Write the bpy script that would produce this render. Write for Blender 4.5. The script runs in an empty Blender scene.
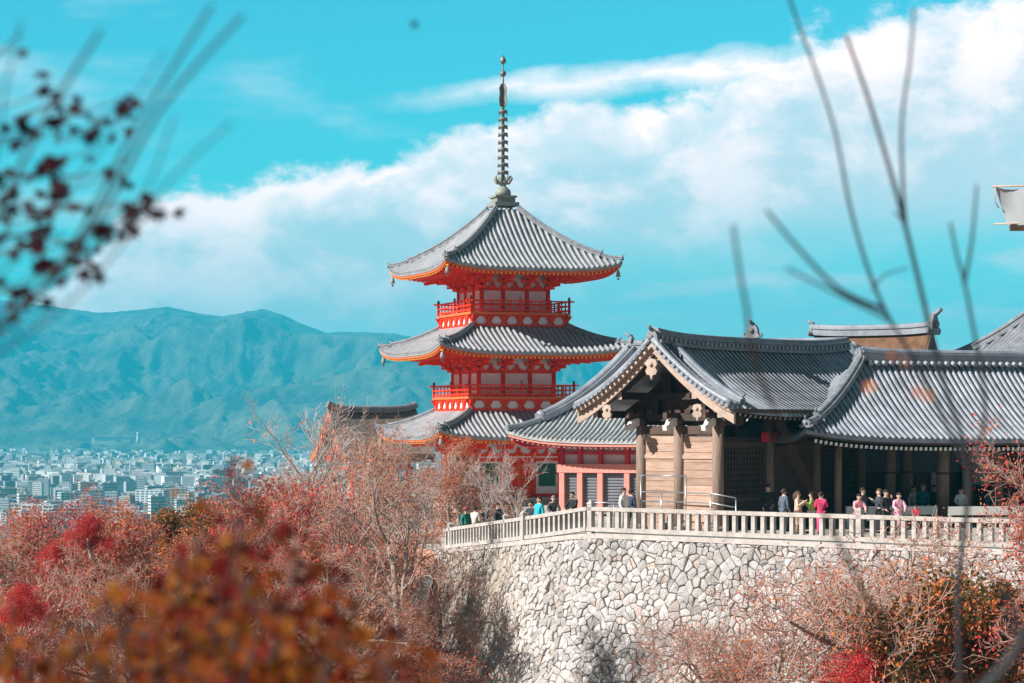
import bpy, math, random
import numpy as np
from mathutils import Vector, Matrix

# ------------------------------------------------------------------ camera, sky, sun, exposure
SC = bpy.context.scene
COL = SC.collection
F = 2418.0            # focal length in pixels of the 1024 wide frame (85 mm on full frame)
HZ = 430.0            # picture row of the horizon
CZ = 4.1              # eye height above the terrace floor
R = math.radians

cam_d = bpy.data.cameras.new('camera')
cam_d.lens = 85.0
cam_d.sensor_width = 36.0
cam_d.shift_y = (HZ - 341.5) / 1024.0
cam_d.clip_start = 0.1
cam_d.clip_end = 40000.0
cam_d.dof.use_dof = True
cam_d.dof.focus_distance = 112.0
cam_d.dof.aperture_fstop = 3.8
cam = bpy.data.objects.new('camera', cam_d)
COL.objects.link(cam)
cam.location = (0, 0, CZ)
cam.rotation_euler = (R(90), 0, 0)
SC.camera = cam

SUN_EL, SUN_TO = 34.0, Vector((-0.93, -0.37, 0)).normalized()      # direction towards the sun
sun_d = bpy.data.lights.new('sun', 'SUN')
sun_d.energy = 5.0
sun_d.angle = R(0.53)
sun_d.color = (1.0, 0.95, 0.89)
sun = bpy.data.objects.new('sun', sun_d)
COL.objects.link(sun)
to_sun = Vector((SUN_TO.x * math.cos(R(SUN_EL)), SUN_TO.y * math.cos(R(SUN_EL)), math.sin(R(SUN_EL))))
sun.rotation_euler = (-to_sun).to_track_quat('-Z', 'Y').to_euler()

SC.view_settings.view_transform = 'Standard'
SC.view_settings.look = 'None'
SC.view_settings.gamma = 1.0
SC.view_settings.use_curve_mapping = False
SC.view_settings.exposure = 0.84
SC.cycles.use_denoising = True
SC.cycles.volume_bounces = 0
SC.cycles.max_bounces = 6
SC.cycles.transparent_max_bounces = 8

W = bpy.data.worlds.new('World')
SC.world = W
W.use_nodes = True
nt = W.node_tree
nt.nodes.clear()
def wn(kind, **kw):
    n = nt.nodes.new(kind)
    for k, v in kw.items(): setattr(n, k, v)
    return n
def wl(a, b): nt.links.new(a, b)
def wmath(op, a, b=None, clamp=False):
    n = wn('ShaderNodeMath', operation=op, use_clamp=clamp)
    for i, v in enumerate((a, b)):
        if v is None: continue
        if isinstance(v, (int, float)): n.inputs[i].default_value = v
        else: wl(v, n.inputs[i])
    return n.outputs[0]
def wstep(v, lo, hi, a=0.0, b=1.0):
    n = wn('ShaderNodeMapRange', interpolation_type='SMOOTHSTEP')
    wl(v, n.inputs[0])
    n.inputs[1].default_value, n.inputs[2].default_value = lo, hi
    n.inputs[3].default_value, n.inputs[4].default_value = a, b
    return n.outputs[0]
def wmix(f, a, b):
    n = wn('ShaderNodeMix', data_type='RGBA')
    if isinstance(f, (int, float)): n.inputs[0].default_value = f
    else: wl(f, n.inputs[0])
    for i, v in ((6, a), (7, b)):
        if isinstance(v, tuple): n.inputs[i].default_value = (*v, 1)
        else: wl(v, n.inputs[i])
    return n.outputs[2]
def wnoise(vec, scale, detail, rough=0.55, dist=0.0):
    n = wn('ShaderNodeTexNoise')
    wl(vec, n.inputs['Vector'])
    n.inputs['Scale'].default_value = scale
    n.inputs['Detail'].default_value = detail
    n.inputs['Roughness'].default_value = rough
    n.inputs['Distortion'].default_value = dist
    return n.outputs[0]
tc = wn('ShaderNodeTexCoord')
sx = wn('ShaderNodeSeparateXYZ')
wl(tc.outputs['Generated'], sx.inputs[0])
dx, dy, dz = sx.outputs
yc = wmath('MAXIMUM', dy, 0.2)
U = wmath('MULTIPLY', wmath('DIVIDE', dx, yc), F / 1000)      # sideways direction, thousandths of the focal length
V = wmath('MULTIPLY', wmath('DIVIDE', dz, yc), F / 1000)      # upward direction
cv = wn('ShaderNodeCombineXYZ')
wl(U, cv.inputs[0]); wl(V, cv.inputs[1])
UV = cv.outputs[0]
def scaled(sx_, sy_, off=0.0):
    m = wn('ShaderNodeMapping')
    wl(UV, m.inputs[0])
    m.inputs['Scale'].default_value = (sx_, sy_, 1)
    m.inputs['Location'].default_value = (off, off * 0.7, off * 0.3)
    return m.outputs[0]
sky = wn('ShaderNodeTexSky', sky_type='NISHITA')
sky.sun_disc = False
sky.sun_elevation = R(SUN_EL)
sky.sun_rotation = math.atan2(SUN_TO.x, SUN_TO.y)
sky.air_density = 1.0
sky.dust_density = 0.3
sky.ozone_density = 2.0
tint = wn('ShaderNodeMix', data_type='RGBA', blend_type='MULTIPLY')
tint.inputs[0].default_value = 1.0
wl(sky.outputs[0], tint.inputs[6])
tint.inputs[7].default_value = (0.24, 1.03, 1.02, 1)
clear0 = tint.outputs[2]
front = wstep(dy, 0.55, 0.8)
clear = wmix(front, (0.3, 0.62, 0.85), clear0)
# upper edge of the big cloud bank (sideways direction -> height)
fc = wn('ShaderNodeFloatCurve')
u01 = wmath('DIVIDE', wmath('ADD', U, 0.6), 1.2, True)
wl(u01, fc.inputs['Value'])
crv = fc.mapping.curves[0]
pts = [(-140, 330), (60, 290), (120, 215), (175, 180), (240, 168), (330, 152), (400, 140), (480, 120), (560, 106), (640, 98),
       (700, 84), (760, 58), (820, 34), (880, 12), (960, -2), (1110, -30)]
cp = [(((p - 512) / 1000 + 0.6) / 1.2, (430 - y) / 1000) for p, y in pts]
cp = [(max(0, min(1, a)), b) for a, b in cp]
crv.points[0].location = cp[0]
crv.points[1].location = cp[-1]
for a, b in cp[1:-1]: crv.points.new(a, b)
fc.mapping.update()
n_edge = wnoise(scaled(1, 1.35), 13, 9, 0.62)
n_big = wnoise(scaled(1, 2.2, 3.1), 4.2, 5, 0.55)
n_puff = wnoise(scaled(1, 1.5, 5.5), 9, 7, 0.6, 0.2)
n_band = wnoise(scaled(1, 4.5, 7.7), 3.2, 5, 0.55, 0.3)
d = wmath('SUBTRACT', fc.outputs[0], V)
d = wmath('ADD', d, wmath('MULTIPLY', wmath('SUBTRACT', n_edge, 0.5), 0.11))
d = wmath('ADD', d, wmath('MULTIPLY', wmath('SUBTRACT', n_big, 0.5), 0.1))
edge = wstep(d, -0.008, 0.022)
low = wstep(d, 0.13, 0.27)
# lower down the bank breaks into soft horizontal bands
bands = wstep(n_band, 0.36, 0.62, 0.4, 0.85)
body = wmath('ADD', wmath('MULTIPLY', wmath('SUBTRACT', 1.0, low), wstep(n_puff, 0.32, 0.6, 0.72, 1.0)), wmath('MULTIPLY', low, bands))
under = wmath('MULTIPLY', wstep(U, -0.04, 0.12), wstep(wmath('ADD', V, wmath('MULTIPLY', wmath('SUBTRACT', n_big, 0.5), 0.06)), 0.165, 0.225, 0.42, 0.0))
bank = wmath('MULTIPLY', wmath('MULTIPLY', edge, body), wmath('SUBTRACT', 1.0, under))
# thin streak above the bank
ds = wmath('ABSOLUTE', wmath('SUBTRACT', V, wmath('ADD', wmath('MULTIPLY', wmath('SUBTRACT', n_puff, 0.5), 0.045), wmath('ADD', 0.34, wmath('MULTIPLY', U, 0.09)))))
streak = wmath('MULTIPLY', wmath('SUBTRACT', wstep(U, -0.2, 0.15, 0.45, 1.0), wmath('MULTIPLY', ds, 45), True), wmath('MULTIPLY', wstep(U, -0.17, 0.0), wstep(n_edge, 0.3, 0.6, 0.5, 1.0)))
n_low = wnoise(scaled(1, 6.0, 11.3), 2.6, 7, 0.6, 0.4)
lowstreak = wmath('MULTIPLY', wstep(n_low, 0.44, 0.66, 0.0, 0.8), wstep(V, 0.26, 0.2))
wisp = wmath('MULTIPLY', wstep(wnoise(scaled(1, 3.2, 1.3), 3.0, 5), 0.5, 0.8), 0.4)
cl = wmath('MAXIMUM', bank, wmath('MAXIMUM', wmath('MAXIMUM', streak, lowstreak), wisp))
# the rest of the sky dome: broken cloud
n_dome = wnoise(tc.outputs['Generated'], 2.6, 4)
dome = wstep(n_dome, 0.38, 0.6, 0.25, 0.85)
cl_all = wmath('ADD', wmath('MULTIPLY', cl, front), wmath('MULTIPLY', dome, wmath('SUBTRACT', 1.0, front)))
shade = wmath('ADD', wmath('MULTIPLY', wmath('SUBTRACT', wstep(n_puff, 0.36, 0.66), wstep(d, 0.06, 0.18, 0.0, 0.55)), 0.7), wmath('MULTIPLY', wstep(d, 0.0, 0.09, 1.0, 0.0), 0.6), True)
cloud_front = wmix(shade, (7.0, 6.6, 6.9), (13.4, 9.9, 9.4))
cloud_col = wmix(front, (1.5, 1.7, 1.85), cloud_front)
bg = wn('ShaderNodeBackground')
wl(wmix(cl_all, clear, cloud_col), bg.inputs[0])
bg.inputs[1].default_value = 0.085
out = wn('ShaderNodeOutputWorld')
wl(bg.outputs[0], out.inputs[0])

# ------------------------------------------------------------------ helpers
def P(px, py, Y):
    return Vector((Y * (px - 512) / F, Y, CZ - Y * (py - HZ) / F))
def on_line(p0, dr, px):
    k = (px - 512) / F
    t = (k * p0.y - p0.x) / (dr.x - k * dr.y)
    return p0 + dr * t
def link(o, parent=None):
    COL.objects.link(o)
    if parent is not None: o.parent = parent
    return o
def tag(o, label, cat, group=None, kind=None):
    if label: o['label'] = label
    if cat: o['category'] = cat
    if group: o['group'] = group
    if kind: o['kind'] = kind
    return o
def thing(name, label, cat, loc=(0, 0, 0), rz=0.0, group=None):
    o = bpy.data.objects.new(name, None)
    link(o)
    o.location = loc
    o.rotation_euler = (0, 0, rz)
    return tag(o, label, cat, group)
def copy_tree(o, parent=None):
    c = o.copy()
    link(c)
    c.parent = parent
    for ch in list(o.children): copy_tree(ch, c)
    return c

class MB:
    """collects shapes; build() links them as one mesh object"""
    def __init__(s): s.v, s.f, s.m, s.sm = [], [], [], []
    def add(s, vs, fs, mi=0, smooth=False):
        o = len(s.v)
        s.v.extend([tuple(p) for p in vs])
        for f in fs:
            s.f.append([o + i for i in f]); s.m.append(mi); s.sm.append(smooth)
    def box(s, c, size, mi=0, rz=0.0, taper=1.0):
        x, y, z = size[0] / 2, size[1] / 2, size[2] / 2
        vs = []
        cr, sr = math.cos(rz), math.sin(rz)
        for k in (-1, 1):
            q = taper if k > 0 else 1.0
            for a, b in ((-1, -1), (1, -1), (1, 1), (-1, 1)):
                X, Y = a * x * q, b * y * q
                vs.append((c[0] + X * cr - Y * sr, c[1] + X * sr + Y * cr, c[2] + k * z))
        s.add(vs, [(3, 2, 1, 0), (4, 5, 6, 7), (0, 1, 5, 4), (1, 2, 6, 5), (2, 3, 7, 6), (3, 0, 4, 7)], mi)
    def bar(s, a, b, w, h, mi=0, up=Vector((0, 0, 1)), mi_end=None):
        a, b = Vector(a), Vector(b)
        t = (b - a).normalized()
        sd = t.cross(up)
        if sd.length < 1e-5: sd = t.cross(Vector((0, 1, 0)))
        sd.normalize()
        n = sd.cross(t).normalized()
        vs = []
        for p in (a, b):
            for i, j in ((-1, -1), (1, -1), (1, 1), (-1, 1)):
                vs.append(p + sd * (i * w / 2) + n * (j * h / 2))
        s.add(vs, [(0, 1, 5, 4), (1, 2, 6, 5), (2, 3, 7, 6), (3, 0, 4, 7), (3, 2, 1, 0)], mi)
        s.add(vs, [(4, 5, 6, 7)], mi if mi_end is None else mi_end)
    def tube(s, pts, rad, n=6, mi=0, smooth=True, cap=True):
        pts = [Vector(p) for p in pts]
        if not hasattr(rad, '__len__'): rad = [rad] * len(pts)
        vs, fs = [], []
        ref = None
        for i, p in enumerate(pts):
            t = (pts[min(i + 1, len(pts) - 1)] - pts[max(i - 1, 0)])
            if t.length < 1e-9: t = Vector((0, 0, 1))
            t.normalize()
            if ref is None:
                ref = Vector((1, 0, 0)) if abs(t.x) < 0.8 else Vector((0, 1, 0))
            a = (ref - t * ref.dot(t)).normalized()
            ref = a
            b = t.cross(a)
            for k in range(n):
                an = 2 * math.pi * k / n
                vs.append(p + (a * math.cos(an) + b * math.sin(an)) * rad[i])
        for i in range(len(pts) - 1):
            for k in range(n):
                k2 = (k + 1) % n
                fs.append((i * n + k, i * n + k2, (i + 1) * n + k2, (i + 1) * n + k))
        s.add(vs, fs, mi, smooth)
        if cap:
            m = (len(pts) - 1) * n
            o = len(s.v) - len(vs)
            s.f.append([o + k for k in range(n)][::-1]); s.m.append(mi); s.sm.append(False)
            s.f.append([o + m + k for k in range(n)]); s.m.append(mi); s.sm.append(False)
    def lathe(s, prof, c=(0, 0, 0), n=16, mi=0, smooth=True):
        vs, fs = [], []
        for r, z in prof:
            for k in range(n):
                an = 2 * math.pi * k / n
                vs.append((c[0] + r * math.cos(an), c[1] + r * math.sin(an), c[2] + z))
        for i in range(len(prof) - 1):
            for k in range(n):
                k2 = (k + 1) % n
                fs.append((i * n + k, i * n + k2, (i + 1) * n + k2, (i + 1) * n + k))
        fs.append(tuple(range(n))[::-1])
        fs.append(tuple(range((len(prof) - 1) * n, len(prof) * n)))
        s.add(vs, fs, mi, smooth)
    def ball(s, c, r, n=10, m=7, mi=0, sz=1.0):
        s.lathe([(max(1e-4, r * math.sin(math.pi * i / m)), -r * sz * math.cos(math.pi * i / m)) for i in range(m + 1)], c, n, mi)
    def grid(s, rows, mi=0, smooth=True, flip=False):
        nr, nc = len(rows), len(rows[0])
        vs = [p for r in rows for p in r]
        fs = []
        for i in range(nr - 1):
            for j in range(nc - 1):
                q = (i * nc + j, i * nc + j + 1, (i + 1) * nc + j + 1, (i + 1) * nc + j)
                fs.append(q[::-1] if flip else q)
        s.add(vs, fs, mi, smooth)
    def prism(s, poly, a, b, fn, mi=0):
        """outline poly [(p,q)] extruded from a to b; fn(p,q,w) -> point"""
        n = len(poly)
        vs = [fn(p, q, a) for p, q in poly] + [fn(p, q, b) for p, q in poly]
        fs = [tuple(range(n))[::-1], tuple(range(n, 2 * n))]
        for i in range(n):
            j = (i + 1) % n
            fs.append((i, j, n + j, n + i))
        s.add(vs, fs, mi)
    def mesh(s, name, mats):
        me = bpy.data.meshes.new(name)
        me.from_pydata(s.v, [], s.f)
        for m in (mats if isinstance(mats, (list, tuple)) else [mats]): me.materials.append(m)
        if s.f:
            me.polygons.foreach_set('material_index', s.m)
            me.polygons.foreach_set('use_smooth', s.sm)
        me.update()
        return me
    def build(s, name, mats, parent=None, label=None):
        o = bpy.data.objects.new(name, s.mesh(name, mats))
        link(o, parent)
        if label: o['label'] = label
        return o

def mat(name, col, rough=0.7, var=0.25, scale=3.0, bump=0.0, bscale=None, metal=0.0, col2=None, detail=4, stretch=None, hue=None, trans=0.0, spec=None, attr=None, rand=0.0, bdist=0.05):
    m = bpy.data.materials.new(name)
    m.use_nodes = True
    n = m.node_tree
    b = n.nodes['Principled BSDF']
    b.inputs['Roughness'].default_value = rough
    b.inputs['Metallic'].default_value = metal
    if spec is not None: b.inputs['Specular IOR Level'].default_value = spec
    t = n.nodes.new('ShaderNodeTexCoord')
    src = t.outputs['Object']
    if stretch:
        mp = n.nodes.new('ShaderNodeMapping')
        mp.inputs['Scale'].default_value = stretch
        n.links.new(src, mp.inputs[0])
        src = mp.outputs[0]
    no = n.nodes.new('ShaderNodeTexNoise')
    no.inputs['Scale'].default_value = scale
    no.inputs['Detail'].default_value = detail
    no.inputs['Roughness'].default_value = 0.62
    n.links.new(src, no.inputs['Vector'])
    mr = n.nodes.new('ShaderNodeMapRange')
    mr.inputs[1].default_value, mr.inputs[2].default_value = 0.3, 0.7
    n.links.new(no.outputs[0], mr.inputs[0])
    mx = n.nodes.new('ShaderNodeMix'); mx.data_type = 'RGBA'
    c2 = col2 or tuple(max(0, c * (1 - var)) for c in col)
    c1 = col if col2 else tuple(min(0.95, c * (1 + var * 0.5)) for c in col)
    mx.inputs[6].default_value = (*c2, 1)
    mx.inputs[7].default_value = (*c1, 1)
    n.links.new(mr.outputs[0], mx.inputs[0])
    res = mx.outputs[2]
    if attr:
        at = n.nodes.new('ShaderNodeAttribute'); at.attribute_name = attr
        mu = n.nodes.new('ShaderNodeMix'); mu.data_type = 'RGBA'; mu.blend_type = 'MULTIPLY'
        mu.inputs[0].default_value = 1.0
        n.links.new(res, mu.inputs[6]); n.links.new(at.outputs['Color'], mu.inputs[7])
        res = mu.outputs[2]
    if rand:
        oi = n.nodes.new('ShaderNodeObjectInfo')
        rm = n.nodes.new('ShaderNodeMapRange')
        rm.inputs[3].default_value, rm.inputs[4].default_value = 1 - rand, 1 + rand * .4
        n.links.new(oi.outputs['Random'], rm.inputs[0])
        mu2 = n.nodes.new('ShaderNodeMix'); mu2.data_type = 'RGBA'; mu2.blend_type = 'MULTIPLY'
        mu2.inputs[0].default_value = 1.0
        n.links.new(res, mu2.inputs[6]); n.links.new(rm.outputs[0], mu2.inputs[7])
        res = mu2.outputs[2]
    n.links.new(res, b.inputs['Base Color'])
    if bump:
        bn = n.nodes.new('ShaderNodeBump')
        bn.inputs['Strength'].default_value = bump
        bn.inputs['Distance'].default_value = bdist
        n2 = n.nodes.new('ShaderNodeTexNoise')
        n2.inputs['Scale'].default_value = bscale or scale * 4
        n2.inputs['Detail'].default_value = 5
        n.links.new(src, n2.inputs['Vector'])
        n.links.new(n2.outputs[0], bn.inputs['Height'])
        n.links.new(bn.outputs[0], b.inputs['Normal'])
    if trans:
        tr = n.nodes.new('ShaderNodeBsdfTranslucent')
        n.links.new(res, tr.inputs[0])
        ms = n.nodes.new('ShaderNodeMixShader')
        ms.inputs[0].default_value = trans
        n.links.new(b.outputs[0], ms.inputs[1]); n.links.new(tr.outputs[0], ms.inputs[2])
        n.links.new(ms.outputs[0], n.nodes['Material Output'].inputs[0])
    return m

M = dict(
    tile=mat('roof_tile', (0.35, 0.38, 0.43), 0.42, 0.5, 1.1, 0.3, 9, detail=10, col2=(.15, .165, .195)),
    tile_dark=mat('ridge_tile', (0.21, 0.225, 0.25), 0.55, 0.4, 3, 0.3, 10),
    red=mat('vermilion_paint', (0.84, 0.05, 0.014), 0.6, 0.2, 1.5, spec=.15),
    crimson=mat('crimson_and_shaded_red', (0.7, 0.055, 0.085), 0.6, 0.2, 1.5, spec=.15),  # signboard crimson; on the hall, its red with eave shade put into the colour
    salmon=mat('sunlit_red_paint', (0.8, 0.3, 0.24), 0.55, 0.15, 1.5),  # the hall's red with sunlight put into the colour
    orange=mat('orange_paint', (0.8, 0.15, 0.03), 0.5, 0.2, 1.5),
    yellow=mat('yellow_paint', (0.85, 0.5, 0.08), 0.5, 0.15, 2),
    white=mat('white_plaster', (0.86, 0.83, 0.83), 0.8, 0.15, 1.2),
    plaster_grey=mat('grey_plaster', (0.5, 0.48, 0.5), 0.8, 0.2, 1.5),
    white_wood=mat('white_paint', (0.8, 0.78, 0.74), 0.6, 0.12, 3),
    green=mat('green_lattice', (0.03, 0.16, 0.09), 0.5, 0.3, 4),
    shutter=mat('grey_shutter', (0.2, 0.215, 0.24), 0.5, 0.2, 2),
    bronze=mat('bronze', (0.2, 0.21, 0.2), 0.5, 0.35, 4, metal=0.3),
    copper=mat('green_copper', (0.26, 0.28, 0.25), 0.6, 0.3, 3),
    wood=mat('sunlit_planks', (0.54, 0.37, 0.28), 0.7, 0.3, 2.2, 0.3, 6, col2=(0.33, 0.2, 0.14), stretch=(0.6, 0.6, 5), detail=8, rand=.3),
    post=mat('weathered_post', (0.26, 0.18, 0.14), 0.75, 0.35, 2.5, 0.3, 8, stretch=(4, 4, 0.5)),
    tile_pale=mat('pagoda_tile', (0.37, 0.385, 0.41), 0.5, 0.5, 1.1, 0.3, 9, detail=10, col2=(.23, .24, .255)),  # paler tile tone of the pagoda roofs
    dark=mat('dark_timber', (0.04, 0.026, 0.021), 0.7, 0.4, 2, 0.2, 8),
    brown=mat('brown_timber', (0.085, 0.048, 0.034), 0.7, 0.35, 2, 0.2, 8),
    barge=mat('pale_bargeboard', (0.47, 0.36, 0.29), 0.7, 0.3, 1.8, 0.2, 8),
    bark=mat('bark_roof', (0.17, 0.085, 0.045), 0.9, 0.4, 2.5, 0.6, 14),
    greybark=mat('weathered_bark_roof', (0.2, 0.16, 0.14), 0.9, 0.4, 2.5, 0.6, 14),
    stone=mat('granite', (0.52, 0.49, 0.46), 0.8, 0.35, 2.4, 0.4, 14, detail=9, col2=(.33, .3, .27)),
    steel=mat('handrail_steel', (0.4, 0.42, 0.45), 0.35, 0.15, 3, metal=0.7),
    cloth=mat('white_cloth', (0.42, 0.48, 0.51), 0.8, 0.1, 3),
    gold=mat('brass', (0.45, 0.3, 0.08), 0.4, 0.3, 5, metal=0.6),
)
# ------------------------------------------------------------------ terrain
rng = random.Random(7)
def smooth(a, b, x):
    t = max(0.0, min(1.0, (x - a) / (b - a)))
    return t * t * (3 - 2 * t)
def H(x, y):
    z = -6.3 - 0.13 * max(0, -9 - x) - 0.12 * max(0, y - 135) - 0.05 * max(0, 60 - y)
    z += 1.9 * math.exp(-((x + 2.5) ** 2 + (y - 87) ** 2) / 14.0)
    z += 0.35 * math.sin(x * 0.7 + 1.3) * math.sin(y * 0.55)
    return max(-58.0, z)
M['earth'] = mat('leaf_litter', (0.5, 0.24, 0.16), 0.95, 0.5, 1.2, 0.6, 6, col2=(0.26, 0.15, 0.1))
def earth_sheet():
    m = M['ground_far'] = mat('plain', (0.13, 0.14, 0.12), 0.95, 0.5, 0.01, col2=(0.07, 0.1, 0.08), detail=8)
    xs = sorted(set([x for x in range(-120, 121, 3)] + [int(s * 120 * 1.22 ** k) for k in range(1, 19) for s in (-1, 1)] + [-4300, 4300]))
    xs = [x for x in xs if abs(x) <= 4300]
    ys = list(range(-30, 220, 3))
    k = 4.0
    while ys[-1] < 10800:
        ys.append(ys[-1] + k); k *= 1.12
    ys[-1] = 10850
    rows = [[(x, y, H(x, y)) for x in xs] for y in ys]
    mb = MB()
    mb.grid(rows, 0, True)
    for i, f in enumerate(mb.f):
        c = mb.v[f[0]]
        if c[1] > 230: mb.m[i] = 1
    tag(mb.build('ground', [M['earth'], m]), None, None, kind='structure')
earth_sheet()

def vnoise(x, y, seed=0):
    """value noise on numpy arrays"""
    xi, yi = np.floor(x).astype(np.int64), np.floor(y).astype(np.int64)
    fx, fy = x - xi, y - yi
    fx, fy = fx * fx * (3 - 2 * fx), fy * fy * (3 - 2 * fy)
    def h(a, b):
        n = (a * 374761393 + b * 668265263 + seed * 982451653) & 0x7fffffff
        n = ((n ^ (n >> 13)) * 1274126177) & 0x7fffffff
        return ((n ^ (n >> 16)) & 0xffff) / 65535.0
    return (h(xi, yi) * (1 - fx) + h(xi + 1, yi) * fx) * (1 - fy) + (h(xi, yi + 1) * (1 - fx) + h(xi + 1, yi + 1) * fx) * fy
def ridged(x, y, seed, oct=6):
    s, a, tot = 0.0, 1.0, 0.0
    for o in range(oct):
        n = 1 - np.abs(2 * vnoise(x, y, seed + o) - 1)
        s = s + a * n * n; tot += a
        x, y, a = x * 2.03 + 5.1, y * 2.03 + 1.7, a * 0.5
    return s / tot

def mountains(name, Yc, depth, prof, amp, seed, x0, x1, nx, ny, wl_):
    """a range whose crest follows prof [(column, row)] at distance Yc"""
    px = np.array([p for p, _ in prof], float); py = np.array([q for _, q in prof], float)
    xs = np.linspace(x0, x1, nx)
    t = np.linspace(0, 1.35, ny)
    X, T = np.meshgrid(xs, t)
    Y = Yc - depth + depth * T
    top = (HZ - np.interp(512 + F * xs / Yc, px, py)) / F * Yc + CZ
    env = np.where(T < 1, np.clip(T, 0, 1) ** 1.15, 1 - 0.8 * (T - 1))
    n = ridged(X / wl_, Y / wl_ * 0.6, seed)
    n2 = ridged(X / 210.0, Y / 210.0, seed + 20, 3)
    w = np.sin(np.pi * np.clip(T, 0, 1)) 
    Z = -60 + (top[None, :] + 60) * env + amp * (n - 0.5) * w + 20 * (n2 - 0.5) * np.clip(T * 3, 0, 1) * (0.2 + 0.8 * w)
    tree = vnoise(X / 30, Y / 30, seed + 50) * 22 + vnoise(X / 75, Y / 75, seed + 60) * 26
    Z = Z + tree * np.clip(T * 4, 0, 1) * (0.35 + 0.65 * w)
    Z = np.minimum(Z, CZ + (top[None, :] - CZ) * Y / Yc - 18 * np.clip(1 - T, 0, 1) + 7 * (vnoise(X / 26, Y / 26, seed + 70) - .5))
    mb = MB()
    mb.v = [tuple(p) for p in np.stack([X, Y, Z], -1).reshape(-1, 3)]
    i, j = np.meshgrid(np.arange(ny - 1), np.arange(nx - 1), indexing='ij')
    a = (i * nx + j).ravel()
    mb.f = np.stack([a, a + 1, a + nx + 1, a + nx], -1).tolist()
    mb.m = [0] * len(mb.f); mb.sm = [True] * len(mb.f)
    m = M.get('forest') or mat('mountain_forest', (0.19, 0.17, 0.12), 0.95, 0.5, 0.007, 0.6, 0.035, bdist=22.0, col2=(0.001, 0.012, 0.016), detail=15)
    M['forest'] = m
    tag(mb.build(name, m), None, None, kind='structure')
mountains('mountain', 9300, 2900, [(-300, 292), (0, 300), (30, 304), (70, 309), (100, 313), (140, 310), (168, 307), (200, 314), (225, 317), (262, 309),
          (285, 316), (300, 324), (325, 333), (350, 332), (395, 334), (450, 343), (520, 352), (600, 361), (700, 368), (900, 372), (1400, 380)],
          480, 3, -3200, 1600, 520, 200, 760)
mountains('mountain', 7000, 950, [(-300, 462), (40, 458), (90, 447), (140, 428), (190, 405), (240, 391), (300, 384), (350, 372), (400, 362), (500, 372), (600, 388), (750, 410), (1400, 450)],
          230, 11, -2300, 1400, 420, 120, 480)

# ------------------------------------------------------------------ terrace, retaining wall, fences
DW = Vector((0.73, -0.69, 0)).normalized()
CN = P(590, 530, 95); CN.z = 0.0
A_ = on_line(CN, DW, 1130); A_.z = 0
W1 = CN + Vector((-0.48, 0.88, 0)) * 5.26; W1.z = -0.5
W2 = W1 + Vector((-0.30, 0.95, 0)).normalized() * 13.2; W2.z = -1.55
fence_pts = [A_, CN, W1, W2]
def terrace():
    fr = [Vector((48, 62, 0)), A_, CN, W1, W2, Vector((-5.6, 122, -1.5)), Vector((-9.5, 145, -1.4))]
    bk = [Vector((70, 215, 0)), Vector((45, 215, 0)), Vector((26, 215, 0)), Vector((8, 215, -.6)), Vector((-4, 215, -1.0)), Vector((-12, 215, -1.0)), Vector((-18, 215, -1.2))]
    mb = MB()
    rows = []
    for k in range(9):
        t = (k / 8) ** 1.6
        rows.append([f.lerp(b, t) for f, b in zip(fr, bk)])
    mb.grid(rows, 0, False)
    m = M['paving'] = mat('pale_paving', (0.42, 0.39, 0.35), 0.85, 0.25, 2, 0.2)
    tag(mb.build('terrace', m), None, None, kind='structure')
    mb = MB()                      # earth bank left of the paved approach
    top = [W2 + Vector((.1, .3, -.02)), Vector((-5.6, 122, -1.52)), Vector((-9.5, 145, -1.42)), Vector((-18, 215, -1.22))]
    bot = [Vector((-6, 104, -7)), Vector((-12, 112, -8.5)), Vector((-20, 135, -11)), Vector((-40, 215, -21))]
    mb.grid([bot, [a.lerp(b, .5) + Vector((0, 0, .6)) for a, b in zip(bot, top)], top], 0, True)
    tag(mb.build('earth_bank', M['earth']), None, None, kind='structure')
terrace()

def wall_path():
    """top line of the retaining wall, corner rounded: list of (point, outward normal, run)"""
    pts = []
    def q(a, b, c, n):
        return [a * (1 - t) ** 2 + b * 2 * t * (1 - t) + c * t * t for t in [i / n for i in range(n + 1)]]
    d1 = (A_ - CN).normalized(); d2 = (W1 - CN).normalized()
    n1 = int((A_ - CN).length / 0.25)
    pts += [A_.lerp(CN + d1 * 1.6, i / n1) for i in range(n1)]
    pts += q(CN + d1 * 1.6, CN, CN + d2 * 1.2, 12)
    pts += [(CN + d2 * 1.2).lerp(W1, i / 16) for i in range(1, 17)]
    pts += [W1.lerp(W2, i / 40) for i in range(1, 41)]
    res, run = [], 0.0
    for i, p in enumerate(pts):
        t = pts[min(i + 1, len(pts) - 1)] - pts[max(i - 1, 0)]
        n = Vector((t.y, -t.x, 0)).normalized()
        if n.dot(Vector((-.8, -.6, 0))) < 0: n = -n
        if i: run += (p - pts[i - 1]).length
        res.append((p, n, run))
    return res
WP = wall_path()
runs = np.array([r for _, _, r in WP])
wpx = np.array([[p.x, p.y, p.z, n.x, n.y] for p, n, _ in WP])
def wall_pt(s, dn, out_):
    """point of the wall at run s, dn metres below its top, out_ metres proud of the battered face"""
    v = [np.interp(s, runs, wpx[:, k]) for k in range(5)]
    n = Vector((v[3], v[4], 0)).normalized()
    bat = 0.12 * dn + 0.018 * dn * dn
    nn = Vector((n.x, n.y, 0.25)).normalized()
    return Vector((v[0], v[1], v[2])) + n * bat + Vector((0, 0, -dn)) + nn * out_
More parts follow.
